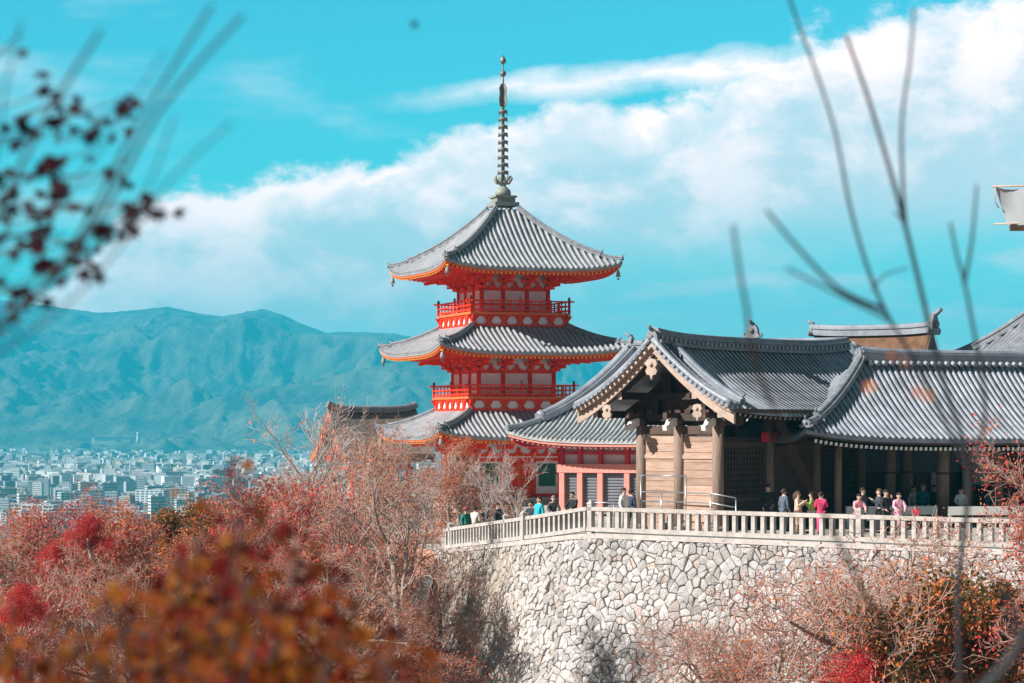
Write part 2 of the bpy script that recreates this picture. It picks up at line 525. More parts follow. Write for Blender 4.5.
def stone_wall():
    rw = random.Random(21)
    length, height = float(runs[-1]), 8.2
    root = thing('stone_wall', 'high pale retaining wall of irregular fitted stones below the terrace fence', 'wall', (0, 0, 0))
    # seeds on a jittered grid, then Voronoi cells by half-plane clipping
    gx, gy = 0.315, 0.23
    seeds = []
    ny, nx = int(height / gy) + 3, int(length / gx) + 3
    for j in range(-1, ny):
        for i in range(-1, nx):
            if rw.random() < 0.24: continue
            seeds.append(((i + 0.5 * (j % 2) + rw.uniform(-.5, .5)) * gx, (j + rw.uniform(-.48, .48)) * gy))
    sd = np.array(seeds)
    st = MB()
    cols = []
    for k, (cx, cy) in enumerate(seeds):
        if cx < -.3 or cx > length + .3 or cy < -.2 or cy > height + .2: continue
        dd = np.hypot(sd[:, 0] - cx, sd[:, 1] - cy)
        near = np.argsort(dd)[1:16]
        poly = [(cx - 1, cy - 1), (cx + 1, cy - 1), (cx + 1, cy + 1), (cx - 1, cy + 1)]
        for q in near:
            ox, oy = sd[q]
            mx_, my_ = (cx + ox) / 2, (cy + oy) / 2
            nx_, ny_ = ox - cx, oy - cy
            L = math.hypot(nx_, ny_); nx_ /= L; ny_ /= L
            gap = rw.uniform(.003, .013)
            new = []
            for a in range(len(poly)):
                p, r = poly[a], poly[(a + 1) % len(poly)]
                da = (p[0] - mx_) * nx_ + (p[1] - my_) * ny_ + gap
                db = (r[0] - mx_) * nx_ + (r[1] - my_) * ny_ + gap
                if da <= 0: new.append(p)
                if da * db < 0:
                    t = da / (da - db)
                    new.append((p[0] + (r[0] - p[0]) * t, p[1] + (r[1] - p[1]) * t))
            poly = new
            if len(poly) < 3: break
        if len(poly) < 3: continue
        poly = [(min(max(a, 0), length), min(max(b, 0.0), height)) for a, b in poly]
        # cut the sharp corners a little so that stones look worn
        cut = []
        for a in range(len(poly)):
            p, r = poly[a], poly[(a + 1) % len(poly)]
            cc = rw.uniform(.04, .15)
            cut += [(p[0] * (1 - cc) + r[0] * cc, p[1] * (1 - cc) + r[1] * cc), (p[0] * cc + r[0] * (1 - cc), p[1] * cc + r[1] * (1 - cc))]
        n = len(cut)
        mxx, myy = sum(a for a, _ in cut) / n, sum(b for _, b in cut) / n
        tx, ty, dep = rw.uniform(-.2, .2), rw.uniform(-.22, .22), rw.uniform(0.0, 0.07)
        rings = []
        for sc_, o_ in ((1.0, -0.14), (0.99, 0.0), (0.93, 0.045), (0.62, 0.062)):
            rings.append([wall_pt(mxx + (a - mxx) * sc_, myy + (b - myy) * sc_, o_ + dep + (0 if o_ < 0 else (tx * (a - mxx) + ty * (b - myy)) * sc_ + rw.uniform(-.012, .012))) for a, b in cut])
        cen = wall_pt(mxx, myy, 0.065 + dep + rw.uniform(-.03, .04))
        vs = [p for r in rings for p in r] + [cen]
        fs = []
        for q in range(3):
            for a in range(n):
                b = (a + 1) % n
                fs.append((q * n + a, q * n + b, (q + 1) * n + b, (q + 1) * n + a))
        for a in range(n): fs.append((3 * n + a, 3 * n + (a + 1) % n, 4 * n))
        f0 = len(st.f)
        st.add(vs, fs, 0, False)
        g = rw.choice([.76, .86, .93, .98, 1.04, 1.1])
        c = (g * rw.uniform(.98, 1.02), g * rw.uniform(.95, .98), g * rw.uniform(.92, .98))
        if rw.random() < .05: c = (g * 1.0, g * .86, g * .77)
        st_ = float(vnoise(np.array(cx / 2.3), np.array(cy / 3.5), 5)) * .6 + float(vnoise(np.array(cx / .9), np.array(cy / 2.2), 9)) * .4
        st_ = 1 - .2 * smooth(.45, .75, st_)
        c = (c[0] * st_, c[1] * st_, c[2] * st_ * .98)
        # moss and dirt on the old wing at the left end
        mo = smooth(length - 17, length - 9, cx) * (0.35 + .65 * rw.random())
        c = tuple(a * (1 - mo) + b * mo for a, b in zip(c, (.72, .63, .5)))
        cols += [(*c, 1)] * len(vs)
    ms = mat('wall_stone', (0.585, 0.59, 0.6), 0.85, 0.3, 3.5, 0.8, 18, attr='tone', col2=(0.4, 0.39, 0.385), detail=7)
    o = st.build('stone_face', ms, root)
    at = o.data.color_attributes.new('tone', 'FLOAT_COLOR', 'POINT')
    at.data.foreach_set('color', np.array(cols, dtype=np.float32).ravel())
    core = MB()
    ss = np.linspace(0, length, 120)
    core.grid([[wall_pt(s, d_, -0.09) for s in ss] for d_ in np.linspace(0, height, 14)], 0, True)
    core.build('wall_core', mat('wall_joint_soil', (0.27, 0.245, 0.22), 0.95, 0.3, 3), root)
    cp_ = MB()
    rows = [[], [], [], []]
    for s in ss:
        rows[0].append(wall_pt(s, 0.16, -.12)); rows[1].append(wall_pt(s, 0.16, .13)); rows[2].append(wall_pt(s, -0.03, .13)); rows[3].append(wall_pt(s, -0.03, -.55))
    cp_.grid(rows, 0, False)
    cp_.build('coping', M['stone'], root)
stone_wall()

def stone_fence(a, b, label, group, post_px, bal=0.44, first=True, last=True):
    """post and baluster fence from a to b following the slope"""
    rz = math.atan2((b - a).y, (b - a).x)
    root = thing('stone_fence', label, 'fence', a, rz, group)
    L = math.hypot((b - a).x, (b - a).y)
    sl = (b.z - a.z) / L
    dr = (b - a) / L
    pos = []
    for px in post_px:
        p = on_line(Vector((a.x, a.y, 0)), Vector((dr.x, dr.y, 0)), px)
        pos.append((p - Vector((a.x, a.y, 0))).length)
    for x in pos:
        mb = MB()
        z = sl * x
        mb.box((x, 0, z + .60), (.22, .22, 1.18))
        mb.box((x, 0, z + 1.21), (.26, .26, .06))
        mb.box((x, 0, z + 1.285), (.21, .21, .09), taper=.35)
        mb.build('post', M['stone'], root)
    for nm, z, h, w in (('top_rail', 1.0, .15, .22), ('base_rail', .2, .16, .3)):
        mb = MB()
        n = max(1, int(L / 2.2))
        for i in range(n):
            x0, x1 = L * i / n, L * (i + 1) / n - .012
            mb.bar((x0, 0, z + sl * x0), (x1, 0, z + sl * x1), w, h)
        mb.build(nm, M['stone'], root)
    src = None
    k = 0
    n = int(L / bal)
    for i in range(n):
        x = (i + .5) * L / n
        if any(abs(x - q) < .2 for q in pos): continue
        if src is None:
            mb = MB()
            mb.box((0, 0, 0), (.17, .15, .648))
            o = src = mb.build('baluster', M['stone'], root)
        else:
            o = src.copy(); link(o); o.parent = root
        o.location = (x, 0, .6015 + sl * x)
        o.rotation_euler = (0, 0, rng.uniform(-.06, .06))
    return root
IN = Vector((-.05, .35, 0))
stone_fence(CN + IN, A_ + IN, 'long pale stone balustrade on the wall top before the timber gate and corridor', None, [591, 860, 1020])
stone_fence(CN + IN, W1 + Vector((.35, .1, 0)), 'short stone balustrade sloping left from the corner post past the teal jacket', None, [524])
stone_fence(W1 + Vector((.35, .1, 0)), W2 + Vector((.35, .1, 0)), 'weathered greyish stone balustrade at the far left beside the bare trees', None, [506, 451])
# ------------------------------------------------------------------ tiled roofs
class Roof:
    """hipped or gabled roof in local axes: ridge along x, eaves at y = +-S and x = +-L"""
    def __init__(s, L, S, Rr, Q, ztop, rise, c=.35, lift=.4, gl=False, gr=False, up=0.0, lp=5):
        s.L, s.S, s.R, s.Q, s.ztop, s.rise, s.c, s.lift, s.gl, s.gr, s.up, s.lp = L, S, Rr, Q, ztop, rise, c, lift, gl, gr, up, lp
    def prof(s, t): return t + s.c * t * (1 - t)
    def xext(s, t, side):
        if (side < 0 and s.gl) or (side > 0 and s.gr): return s.L
        return s.R + (s.L - s.R) * t
    def front(s, sg, x, t, dz=0.0):
        y = sg * (s.Q + (s.S - s.Q) * t)
        sd = -1 if x < 0 else 1
        q = min(1.0, abs(x) / max(1e-6, s.xext(t, sd)))
        z = s.ztop - s.rise * s.prof(t) + s.up * (abs(x) / s.L) ** 4
        if not ((sd < 0 and s.gl) or (sd > 0 and s.gr)): z += s.lift * q ** s.lp * t * t
        return Vector((x, y, z + dz))
    def end(s, sg, y, t, dz=0.0):
        x = sg * (s.R + (s.L - s.R) * t)
        q = min(1.0, abs(y) / max(1e-6, s.Q + (s.S - s.Q) * t))
        return Vector((x, y, s.ztop - s.rise * s.prof(t) + s.up * (abs(x) / s.L) ** 4 + s.lift * q ** s.lp * t * t + dz))
    def faces(s):
        r = [('f', -1), ('f', 1)]
        if not s.gl: r.append(('e', -1))
        if not s.gr: r.append(('e', 1))
        return r
    def pt(s, fc, u, t, dz=0.0):
        return s.front(fc[1], u, t, dz) if fc[0] == 'f' else s.end(fc[1], u, t, dz)
    def lim(s, fc, t):
        if fc[0] == 'f': return -s.xext(t, -1), s.xext(t, 1)
        w = s.Q + (s.S - s.Q) * t
        return -w, w
    def t0(s, fc, u):
        if fc[0] == 'f':
            if (u < 0 and s.gl) or (u > 0 and s.gr): return 0.0
            return 0.0 if abs(u) <= s.R else (abs(u) - s.R) / (s.L - s.R)
        return 0.0 if abs(u) <= s.Q else (abs(u) - s.Q) / (s.S - s.Q)
    def tiles(s, mb, pitch=.3, rr_=.085, only=None, drop=.13, seg=10):
        trg = random.Random(8)
        for fc in s.faces():
            if only and fc not in only: continue
            n = max(6, int((s.lim(fc, 1)[1] - s.lim(fc, 1)[0]) / .8))
            rows = []
            for k in range(seg + 1):
                t = k / seg
                a, b = s.lim(fc, t)
                rows.append([s.pt(fc, a + (b - a) * i / n, t, -.05) for i in range(n + 1)])
            flip = (fc[1] > 0) if fc[0] == 'f' else (fc[1] < 0)
            mb.grid(rows, 0, True, not flip)
            # the drop of the eave tiles
            mb.grid([rows[-1], [p - Vector((0, 0, drop)) for p in rows[-1]]], 0, False, not flip)
            across = Vector((1, 0, 0)) if fc[0] == 'f' else Vector((0, 1, 0))
            a, b = s.lim(fc, 1)
            m = int((b - a) / pitch)
            for i in range(m):
                u = a + (i + .5 + trg.uniform(-.05, .05)) * (b - a) / m
                t0 = s.t0(fc, u)
                if t0 > .97: continue
                k = max(2, int(round(seg * (1 - t0))))
                path = [s.pt(fc, u, t0 + (1 - t0) * j / k) for j in range(k + 1)]
                out_ = path[-1] - path[-2]
                path[-1] = path[-1] + out_.normalized() * .03
                vs, fs = [], []
                ths = [math.pi * q / 4 for q in range(5)]
                for j, p in enumerate(path):
                    rr = rr_ * (1.04 if j % 2 else .95)
                    tg = (path[min(j + 1, k)] - path[max(j - 1, 0)]).normalized()
                    nr = across.cross(tg)
                    if nr.z < 0: nr = -nr
                    for th in ths: vs.append(p + across * (math.cos(th) * rr) + nr * (math.sin(th) * rr * 1.05 - .01))
                for j in range(k):
                    for q in range(4):
                        fs.append((j * 5 + q, j * 5 + q + 1, (j + 1) * 5 + q + 1, (j + 1) * 5 + q))
                mb.add(vs, fs, 0, True)
                e = path[-1]; rr = rr_
                vv = [e + across * (math.cos(q * math.pi / 4) * rr) + Vector((0, 0, math.sin(q * math.pi / 4) * rr * 1.05)) for q in range(8)]
                mb.add(vv, [tuple(range(8))], 0)
    def eave(s, fc, n, inset=0.0, dz=0.0, t=1.0):
        a, b = s.lim(fc, t)
        r = []
        for i in range(n + 1):
            p = s.pt(fc, a + (b - a) * i / n, t, dz)
            if inset:
                if fc[0] == 'f': p.y -= fc[1] * inset; p.x *= (1 - inset / s.L)
                else: p.x -= fc[1] * inset; p.y *= (1 - inset / s.S)
            r.append(p)
        return r
    def hip(s, sx_, sy_, t, dz=0.0):
        x = sx_ * (s.R + (s.L - s.R) * t)
        return s.front(sy_, x, t, dz)

def ridge_bar(mb, pts, w, h, mi=0, top=True):
    """stacked ridge tiles: a bar along pts with a rounded cap tile and a slim projecting course"""
    sec = [(-w / 2, 0), (w / 2, 0), (w / 2, h * .55), (w * .6, h * .57), (w * .6, h * .68), (w * .42, h * .7), (w * .42, h * .8), (w * .3, h * .95), (0, h), (-w * .3, h * .95), (-w * .42, h * .8), (-w * .42, h * .7), (-w * .6, h * .68), (-w * .6, h * .57), (-w / 2, h * .55)]
    n = len(sec)
    vs, fs = [], []
    for i, p in enumerate(pts):
        t = (pts[min(i + 1, len(pts) - 1)] - pts[max(i - 1, 0)]).normalized()
        sd = t.cross(Vector((0, 0, 1))).normalized()
        nr = sd.cross(t).normalized()
        for a, b in sec: vs.append(p + sd * a + nr * b)
    for i in range(len(pts) - 1):
        for k in range(n):
            k2 = (k + 1) % n
            fs.append((i * n + k, i * n + k2, (i + 1) * n + k2, (i + 1) * n + k))
    fs.append(tuple(range(n))); fs.append(tuple(range((len(pts) - 1) * n, len(pts) * n))[::-1])
    mb.add(vs, fs, mi)

def ogre_tile(p, dr, size, parent, m=None, name='ridge_end_tile'):
    """ornamental end tile facing dr: shouldered plate, boss, curled wings and a raised tip"""
    mb = MB()
    dr = Vector((dr.x, dr.y, 0)).normalized()
    sd = Vector((-dr.y, dr.x, 0))
    pl = [(-.5, -.1), (.5, -.1), (.62, .08), (.5, .2), (.46, .55), (.3, .8), (.12, .92), (-.12, .92), (-.3, .8), (-.46, .55), (-.5, .2), (-.62, .08)]
    mb.prism(pl, -.12 * size, .1 * size, lambda a, b, w: p + sd * (a * size) + Vector((0, 0, b * size)) + dr * w)
    mb.ball(p + dr * (.12 * size) + Vector((0, 0, .42 * size)), .2 * size, 8, 6)
    for s_ in (-1, 1):
        mb.tube([p + sd * (s_ * .4 * size) + Vector((0, 0, .0)), p + sd * (s_ * .72 * size) + Vector((0, 0, -.02 * size)), p + sd * (s_ * .8 * size) + Vector((0, 0, .16 * size)), p + sd * (s_ * .66 * size) + Vector((0, 0, .2 * size))], .09 * size, 6)
    mb.tube([p + dr * (-.1 * size) + Vector((0, 0, .85 * size)), p + dr * (.2 * size) + Vector((0, 0, 1.0 * size)), p + dr * (.42 * size) + Vector((0, 0, 1.2 * size))], [.15 * size, .13 * size, .1 * size], 7)
    return mb.build(name, m or M['tile_dark'], parent)

def hip_ridges(rf, corners, parent, w=.3, h=.36, split=.8, orn=.42):
    for sx_, sy_ in corners:
        mb = MB()
        ridge_bar(mb, [rf.hip(sx_, sy_, split * i / 10) for i in range(11)], w, h)
        o = mb.build('hip_ridge', M['tile_dark'], parent)
        p = rf.hip(sx_, sy_, split); dr = rf.hip(sx_, sy_, 1) - p
        ogre_tile(p, dr, orn, o)
        mb = MB()
        tail = [rf.hip(sx_, sy_, split + (1.0 - split) * i / 4 + .002) + Vector((0, 0, .12 * (i / 4) ** 2)) for i in range(5)]
        ridge_bar(mb, tail, w * .85, h * .7)
        o = mb.build('hip_ridge', M['tile_dark'], parent)
        ogre_tile(rf.hip(sx_, sy_, 1.0, .1), dr, orn * .8, o)

def soffit(rf, bx, by, zw, parent, m_under, m_raft, m_end, m_fascia, faces=None, pitch=.34, inset=.12, rsec=(.11, .13), two=True, gap=.14):
    """underside of the eaves: boards, rafters with painted ends and the curved fascia"""
    bd, rf_, fa = MB(), MB(), MB()
    for fc in (faces or rf.faces()):
        n = 24
        e = rf.eave(fc, n, inset, -gap - .16)
        if fc[0] == 'f': wall = [Vector((max(-bx, min(bx, p.x * bx / max(abs(e[0].x), abs(e[-1].x)))), fc[1] * by, zw)) for p in e]
        else: wall = [Vector((fc[1] * bx, max(-by, min(by, p.y * by / abs(e[0].y))), zw)) for p in e]
        bd.grid([wall, e], 0, True)
        e2 = rf.eave(fc, n, .05, -gap)
        e3 = rf.eave(fc, n, .05, -gap - .17)
        e4 = rf.eave(fc, n, .16, -gap - .17)
        e5 = rf.eave(fc, n, .16, -gap)
        fa.grid([e2, e3], 0, True); fa.grid([e3, e4], 0, True); fa.grid([e4, e5], 0, True)
        a, b = rf.lim(fc, 1)
        m = int((b - a) / pitch)
        for i in range(m):
            u = (i + .5) / m
            ea = u * n
            k = min(n - 1, int(ea)); fr = ea - k
            pe = e[k].lerp(e[k + 1], fr)
            pw = pe.copy()
            if fc[0] == 'f': pw.y = fc[1] * by; over = max(0, abs(pe.x) - bx)
            else: pw.x = fc[1] * bx; over = max(0, abs(pe.y) - by)
            pw.z = zw
            # rafters near the corner die into the hip rafter
            run = abs(pe.y - pw.y) if fc[0] == 'f' else abs(pe.x - pw.x)
            fct = min(1, over / max(run, .01))
            pw = pw.lerp(pe, min(.92, fct))
            off = Vector((0, 0, -rsec[1] / 2 - .004))
            rf_.bar(pw + off, pe + off, rsec[0], rsec[1], 0, mi_end=1)
    bd.build('eave_boarding', m_under, parent)
    rf_.build('rafter_tier', [m_raft, m_end], parent)
    fa.build('fascia', m_fascia, parent)
    for sx_ in (-1, 1):
        for sy_ in (-1, 1):
            if (sx_ < 0 and rf.gl) or (sx_ > 0 and rf.gr): continue
            mb = MB()
            p = rf.hip(sx_, sy_, 1); q = Vector((p.x * (1 - .2 / rf.L), p.y * (1 - .2 / rf.S), p.z - gap - .26))
            mb.bar((sx_ * bx, sy_ * by, zw - .12), q, .2, .24, 0, mi_end=1)
            mb.build('hip_rafter', [m_raft, m_end], parent)

# ------------------------------------------------------------------ three storey pagoda
def zpix(y, sc): return CZ + (HZ - y) / sc
PAG = P(503, 430, 161)
def bracket_mesh():
    """three-step bracket cluster that leans out from the wall (local -y is outward)"""
    mb = MB()
    mb.box((0, -.02, .1), (.42, .42, .2), taper=1.15)
    for k in range(3):
        z = .28 + .3 * k
        mb.box((0, -.34 - .32 * k + .17, z), (.17, .72 + .28 * k, .16))
        mb.box((0, -.36 * (k + 1), z + .17), (1.05 - .12 * k, .15, .16))
        for x in (-.42, 0, .42):
            mb.box((x * (1 - .1 * k), -.36 * (k + 1), z + .29), (.22, .2, .1), taper=1.2)
    mb.bar((0, .1, .95), (0, -1.55, .58), .16, .2, mi_end=0)
    return mb.mesh('bracket', M['red'])
def pagoda():
    root = thing('three_storied_pagoda', 'vermilion three-storied pagoda with grey tiled roofs and a tall ringed spire', 'pagoda', (PAG.x, PAG.y, 0), R(20))
    bme = bracket_mesh()
    g = -1.0
    st = [  # eave half width, z of roof top, z of eave middle, half size at the top, body half, z of floor, balcony half
        dict(h=6.75, zt=5.35, ze=3.62, q=3.45, b=2.95, zf=g + .7, bal=None),
        dict(h=6.6, zt=10.85, ze=9.1, q=3.25, b=2.62, zf=6.1, bal=3.72),
        dict(h=6.08, zt=18.75, ze=14.52, q=.72, b=2.32, zf=11.6, bal=3.48),
    ]
    # stone platform
    mb = MB()
    mb.box((0, 0, g + .15), (9.6, 9.6, .9)); mb.box((0, 0, g + .64), (9.9, 9.9, .12))
    mb.build('platform', M['stone'], root)
    for i, s in enumerate(st):
        rise = s['zt'] - s['ze']
        rf = Roof(s['h'], s['h'], s['q'], s['q'], s['zt'], rise, .42 if i == 2 else .25, .55, lp=4)
        mb = MB(); rf.tiles(mb, .36, .1, seg=12 if i == 2 else 8)
        ro = mb.build('roof', M['tile_pale'], root)
        hip_ridges(rf, [(a, b) for a in (-1, 1) for b in (-1, 1)], ro, .3, .34, .8, .36)
        b = s['b']
        zw = s['ze'] - .1 - .05
        soffit(rf, b + 1.0, b + 1.0, zw, ro, M['red'], M['red'], M['yellow'], M['orange'], pitch=.3)
        # bells under the four corners
        for a in (-1, 1):
            for c in (-1, 1):
                p = rf.hip(a, c, 1); p = Vector((p.x * .965, p.y * .965, p.z - .75))
                mb = MB()
                mb.tube([p + Vector((0, 0, .45)), p + Vector((0, 0, .1))], .015, 5)
                mb.lathe([(.02, .16), (.1, .12), (.13, -.05), (.17, -.24), (.15, -.25), (.1, -.1)], p, 10)
                mb.box(p + Vector((0, 0, -.38)), (.14, .02, .14))
                mb.build('wind_bell', M['copper'], ro)
        # walls: plaster between red columns and tie beams
        zf, ztop = s['zf'], zw
        H_ = ztop - zf
        mb = MB(); mb.box((0, 0, zf + H_ / 2), (2 * b, 2 * b, H_))
        wl_o = mb.build('wall', M['white'], root)
        fr = MB()
        for sgn in (-1, 1):
            for ax in (0, 1):
                for z, hh, pr in (((zf + .12, .22, .07), (zf + H_ * .42, .16, .05), (ztop - 1.32, .2, .07), (ztop - 1.02, .16, .09)) if i == 0 else ((zf + .2, .16, .07), (zf + .75, .1, .05), (ztop - 1.04, .2, .09))):
                    if z < zf: continue
                    c = (0, sgn * b, z) if ax == 0 else (sgn * b, 0, z)
                    sz = (2 * b + .2, pr * 2, hh) if ax == 0 else (pr * 2, 2 * b + .196, hh - .004)
                    fr.box(c, sz)
        fr.build('tie_beam', M['red'], wl_o)
        cs = (-b, -b * .36, b * .36, b)
        for x in cs:
            for y in cs:
                if abs(x) < b and abs(y) < b: continue
                mb = MB(); mb.tube([(x, y, zf - .3), (x, y, ztop - .9)], .17 if i == 0 else .15, 10)
                mb.build('column', M['red'], root)
        # doors in the middle bay, green lattice windows beside them
        for k in range(4):
            rz = k * math.pi / 2
            def tr(x, y, z): return Vector((x * math.cos(rz) - y * math.sin(rz), x * math.sin(rz) + y * math.cos(rz), z))
            hd = min(H_ - 1.45, 2.1)
            if i == 0:
                mb = MB()
                mb.box(tr(0, -b - .03, zf + .24 + hd / 2), (b * .62, .1, hd) if k % 2 == 0 else (.1, b * .62, hd))
                dr = mb.build('door', M['red'], root)
                mb = MB()
                for z in (.2, .5, .8):
                    mb.box(tr(0, -b - .085, zf + .24 + hd * z), (b * .6, .02, .05) if k % 2 == 0 else (.02, b * .6, .05))
                mb.box(tr(0, -b - .088, zf + .24 + hd * .5), (.05, .02, hd) if k % 2 == 0 else (.02, .05, hd))
                mb.build('strap', M['gold'], dr)
                for sx_ in ((-1, 1) if i == 0 else ()):
                    mb = MB()
                    mb.box(tr(sx_ * b * .68, -b - .02, zf + .3 + hd * .55), (b * .4, .08, hd * .7) if k % 2 == 0 else (.08, b * .4, hd * .7))
                    for q in range(7):
                        mb.box(tr(sx_ * b * .68 + (q - 3) * b * .054, -b - .07, zf + .3 + hd * .55), (.05, .05, hd * .7) if k % 2 == 0 else (.05, .05, hd * .7))
                    mb.build('lattice_window', M['green'], root)
            # bracket clusters
            for x in (-b, -b * .36, b * .36, b):
                o = bpy.data.objects.new('bracket', bme); link(o, root)
                o.location = tr(x * .985, -b, ztop - 1.0)
                o.rotation_euler = (0, 0, rz); o.scale = (1, 1.2, 1)
            o = bpy.data.objects.new('bracket', bme); link(o, root)
            o.location = tr(b * .99, -b * .99, ztop - 1.0); o.rotation_euler = (0, 0, rz + math.pi / 4); o.scale = (.9, 1.7, 1.0)
            # inter-column struts between clusters
            for x in (-b * .68, 0, b * .68):
                mb = MB()
                mb.prism([(-.34, 0), (.34, 0), (.14, .2), (.09, .42), (-.09, .42), (-.14, .2)], -.05, .05, lambda p, q, w: tr(x + p, -b - .05 + w, ztop - .95 + q))
                mb.build('frog_leg_strut', M['red'], root)
        # balcony
        if s['bal']:
            B = s['bal']
            zd = zf + .12
            mb = MB(); mb.box((0, 0, zd - .02), (2 * B, 2 * B, .16))
            dk = mb.build('balcony_deck', M['orange'], root)
            mb = MB(); mb.box((0, 0, zd - .47), (2 * B - .5, 2 * B - .5, .74))
            mb.build('balcony_wall', M['white'], dk)
            fz, rl = MB(), MB()
            for k in range(4):
                rz = k * math.pi / 2
                def tr(x, y, z): return Vector((x * math.cos(rz) - y * math.sin(rz), x * math.sin(rz) + y * math.cos(rz), z))
                y0 = -B + .25
                fz.bar(tr(-B + .1, y0 - .04, zd - .8), tr(B - .1, y0 - .04, zd - .8), .14, .14)
                fz.bar(tr(-B + .1, y0 - .06, zd - .16), tr(B - .1, y0 - .06, zd - .16), .18, .12)
                for q in range(7):
                    x = (q - 3) * (2 * B - .5) / 6
                    fz.prism([(-.34, .0), (-.22, 0), (0, .2), (.22, 0), (.34, 0), (.14, .26), (.42, .66), (-.42, .66), (-.14, .26)], -.12, .02, lambda p, q_, w: tr(x + p, y0 - .02 + w, zd - .8 + q_))
                for z, w_ in ((.2, .1), (.5, .08), (.8, .1)):
                    ex = .28 if z > .7 else .02
                    rl.bar(tr(-B - ex, -B + .08, zd + z), tr(B + ex, -B + .08, zd + z), w_, w_)
                for q in range(11):
                    x = -B + .08 + q * (2 * B - .16) / 10
                    rl.box(tr(x, -B + .08, zd + .4), (.08, .08, .76))
                    if q % 5 == 0:
                        rl.box(tr(x, -B + .08, zd + .46), (.14, .14, .9)); rl.ball(tr(x, -B + .08, zd + .97), .1, 8, 5, 1, 1.3)
            fz.build('balcony_frieze', M['red'], dk)
            rl.build('railing', [M['red'], M['gold']], dk)
    # porch step rail of the ground floor
    # finial
    sc = 15.02
    fin = MB()
    zb = zpix(206, sc)
    fin.box((0, 0, zb + .08), (1.7, 1.7, .26)); fin.box((0, 0, zb + .36), (1.28, 1.28, .4)); fin.box((0, 0, zb + .6), (1.5, 1.5, .12))
    fo = fin.build('finial_base', M['copper'], root)
    mb = MB(); mb.lathe([(.5, 0), (.54, .18), (.48, .4), (.3, .56), (.2, .66)], (0, 0, zb + .66), 18); mb.build('inverted_bowl', M['copper'], fo)
    mb = MB()
    zl = zb + 1.35
    mb.lathe([(.2, 0), (.3, .15), (.22, .3)], (0, 0, zl), 12)
    for k in range(8):
        a = k * math.pi / 4 + .2
        c, s_ = math.cos(a), math.sin(a)
        mb.tube([(c * .12, s_ * .12, zl + .15), (c * .42, s_ * .42, zl + .2), (c * .6, s_ * .6, zl + .48), (c * .5, s_ * .5, zl + .66)], [.1, .12, .1, .04], 6)
    mb.build('lotus_petals', M['copper'], fo)
    mb = MB(); mb.tube([(0, 0, zb + .7), (0, 0, zpix(95, sc)), (0, 0, zpix(56, sc))], [.13, .1, .03], 10); pole = mb.build('spire_pole', M['bronze'], root)
    for k in range(9):
        z = zpix(172.5 - k * 7.6, sc)
        r = .37 - .009 * k
        mb = MB()
        mb.lathe([(r, -.09), (r, .09), (r - .04, .11), (.16, .06), (.16, -.02), (r - .04, -.06)], (0, 0, z), 18)
        for q in range(6):
            a = q * math.pi / 3
            mb.ball((math.cos(a) * r, math.sin(a) * r, z - .13), .045, 6, 4)
        mb.build('spire_ring', M['bronze'], pole)
    for k in range(4):
        a = k * math.pi / 2 + R(25)
        mb = MB()
        pts_ = [(.07, 0), (.3, .05), (.38, .5), (.3, .9), (.36, 1.25), (.2, 1.5), (.07, 1.6)]
        mb.prism(pts_, -.012, .012, lambda p, q, w: Vector((p * math.cos(a) - w * math.sin(a), p * math.sin(a) + w * math.cos(a), zpix(107, sc) + q)))
        mb.build('water_flame', M['bronze'], pole)
    mb = MB(); mb.ball((0, 0, zpix(73.5, sc)), .22, 12, 8); mb.build('dragon_ball', M['bronze'], pole)
    mb = MB(); mb.lathe([(.03, -.25), (.2, -.08), (.22, .05), (.12, .22), (.02, .42)], (0, 0, zpix(61, sc)), 12); mb.build('jewel', M['bronze'], pole)
    return root
pagoda()
PI = math.pi
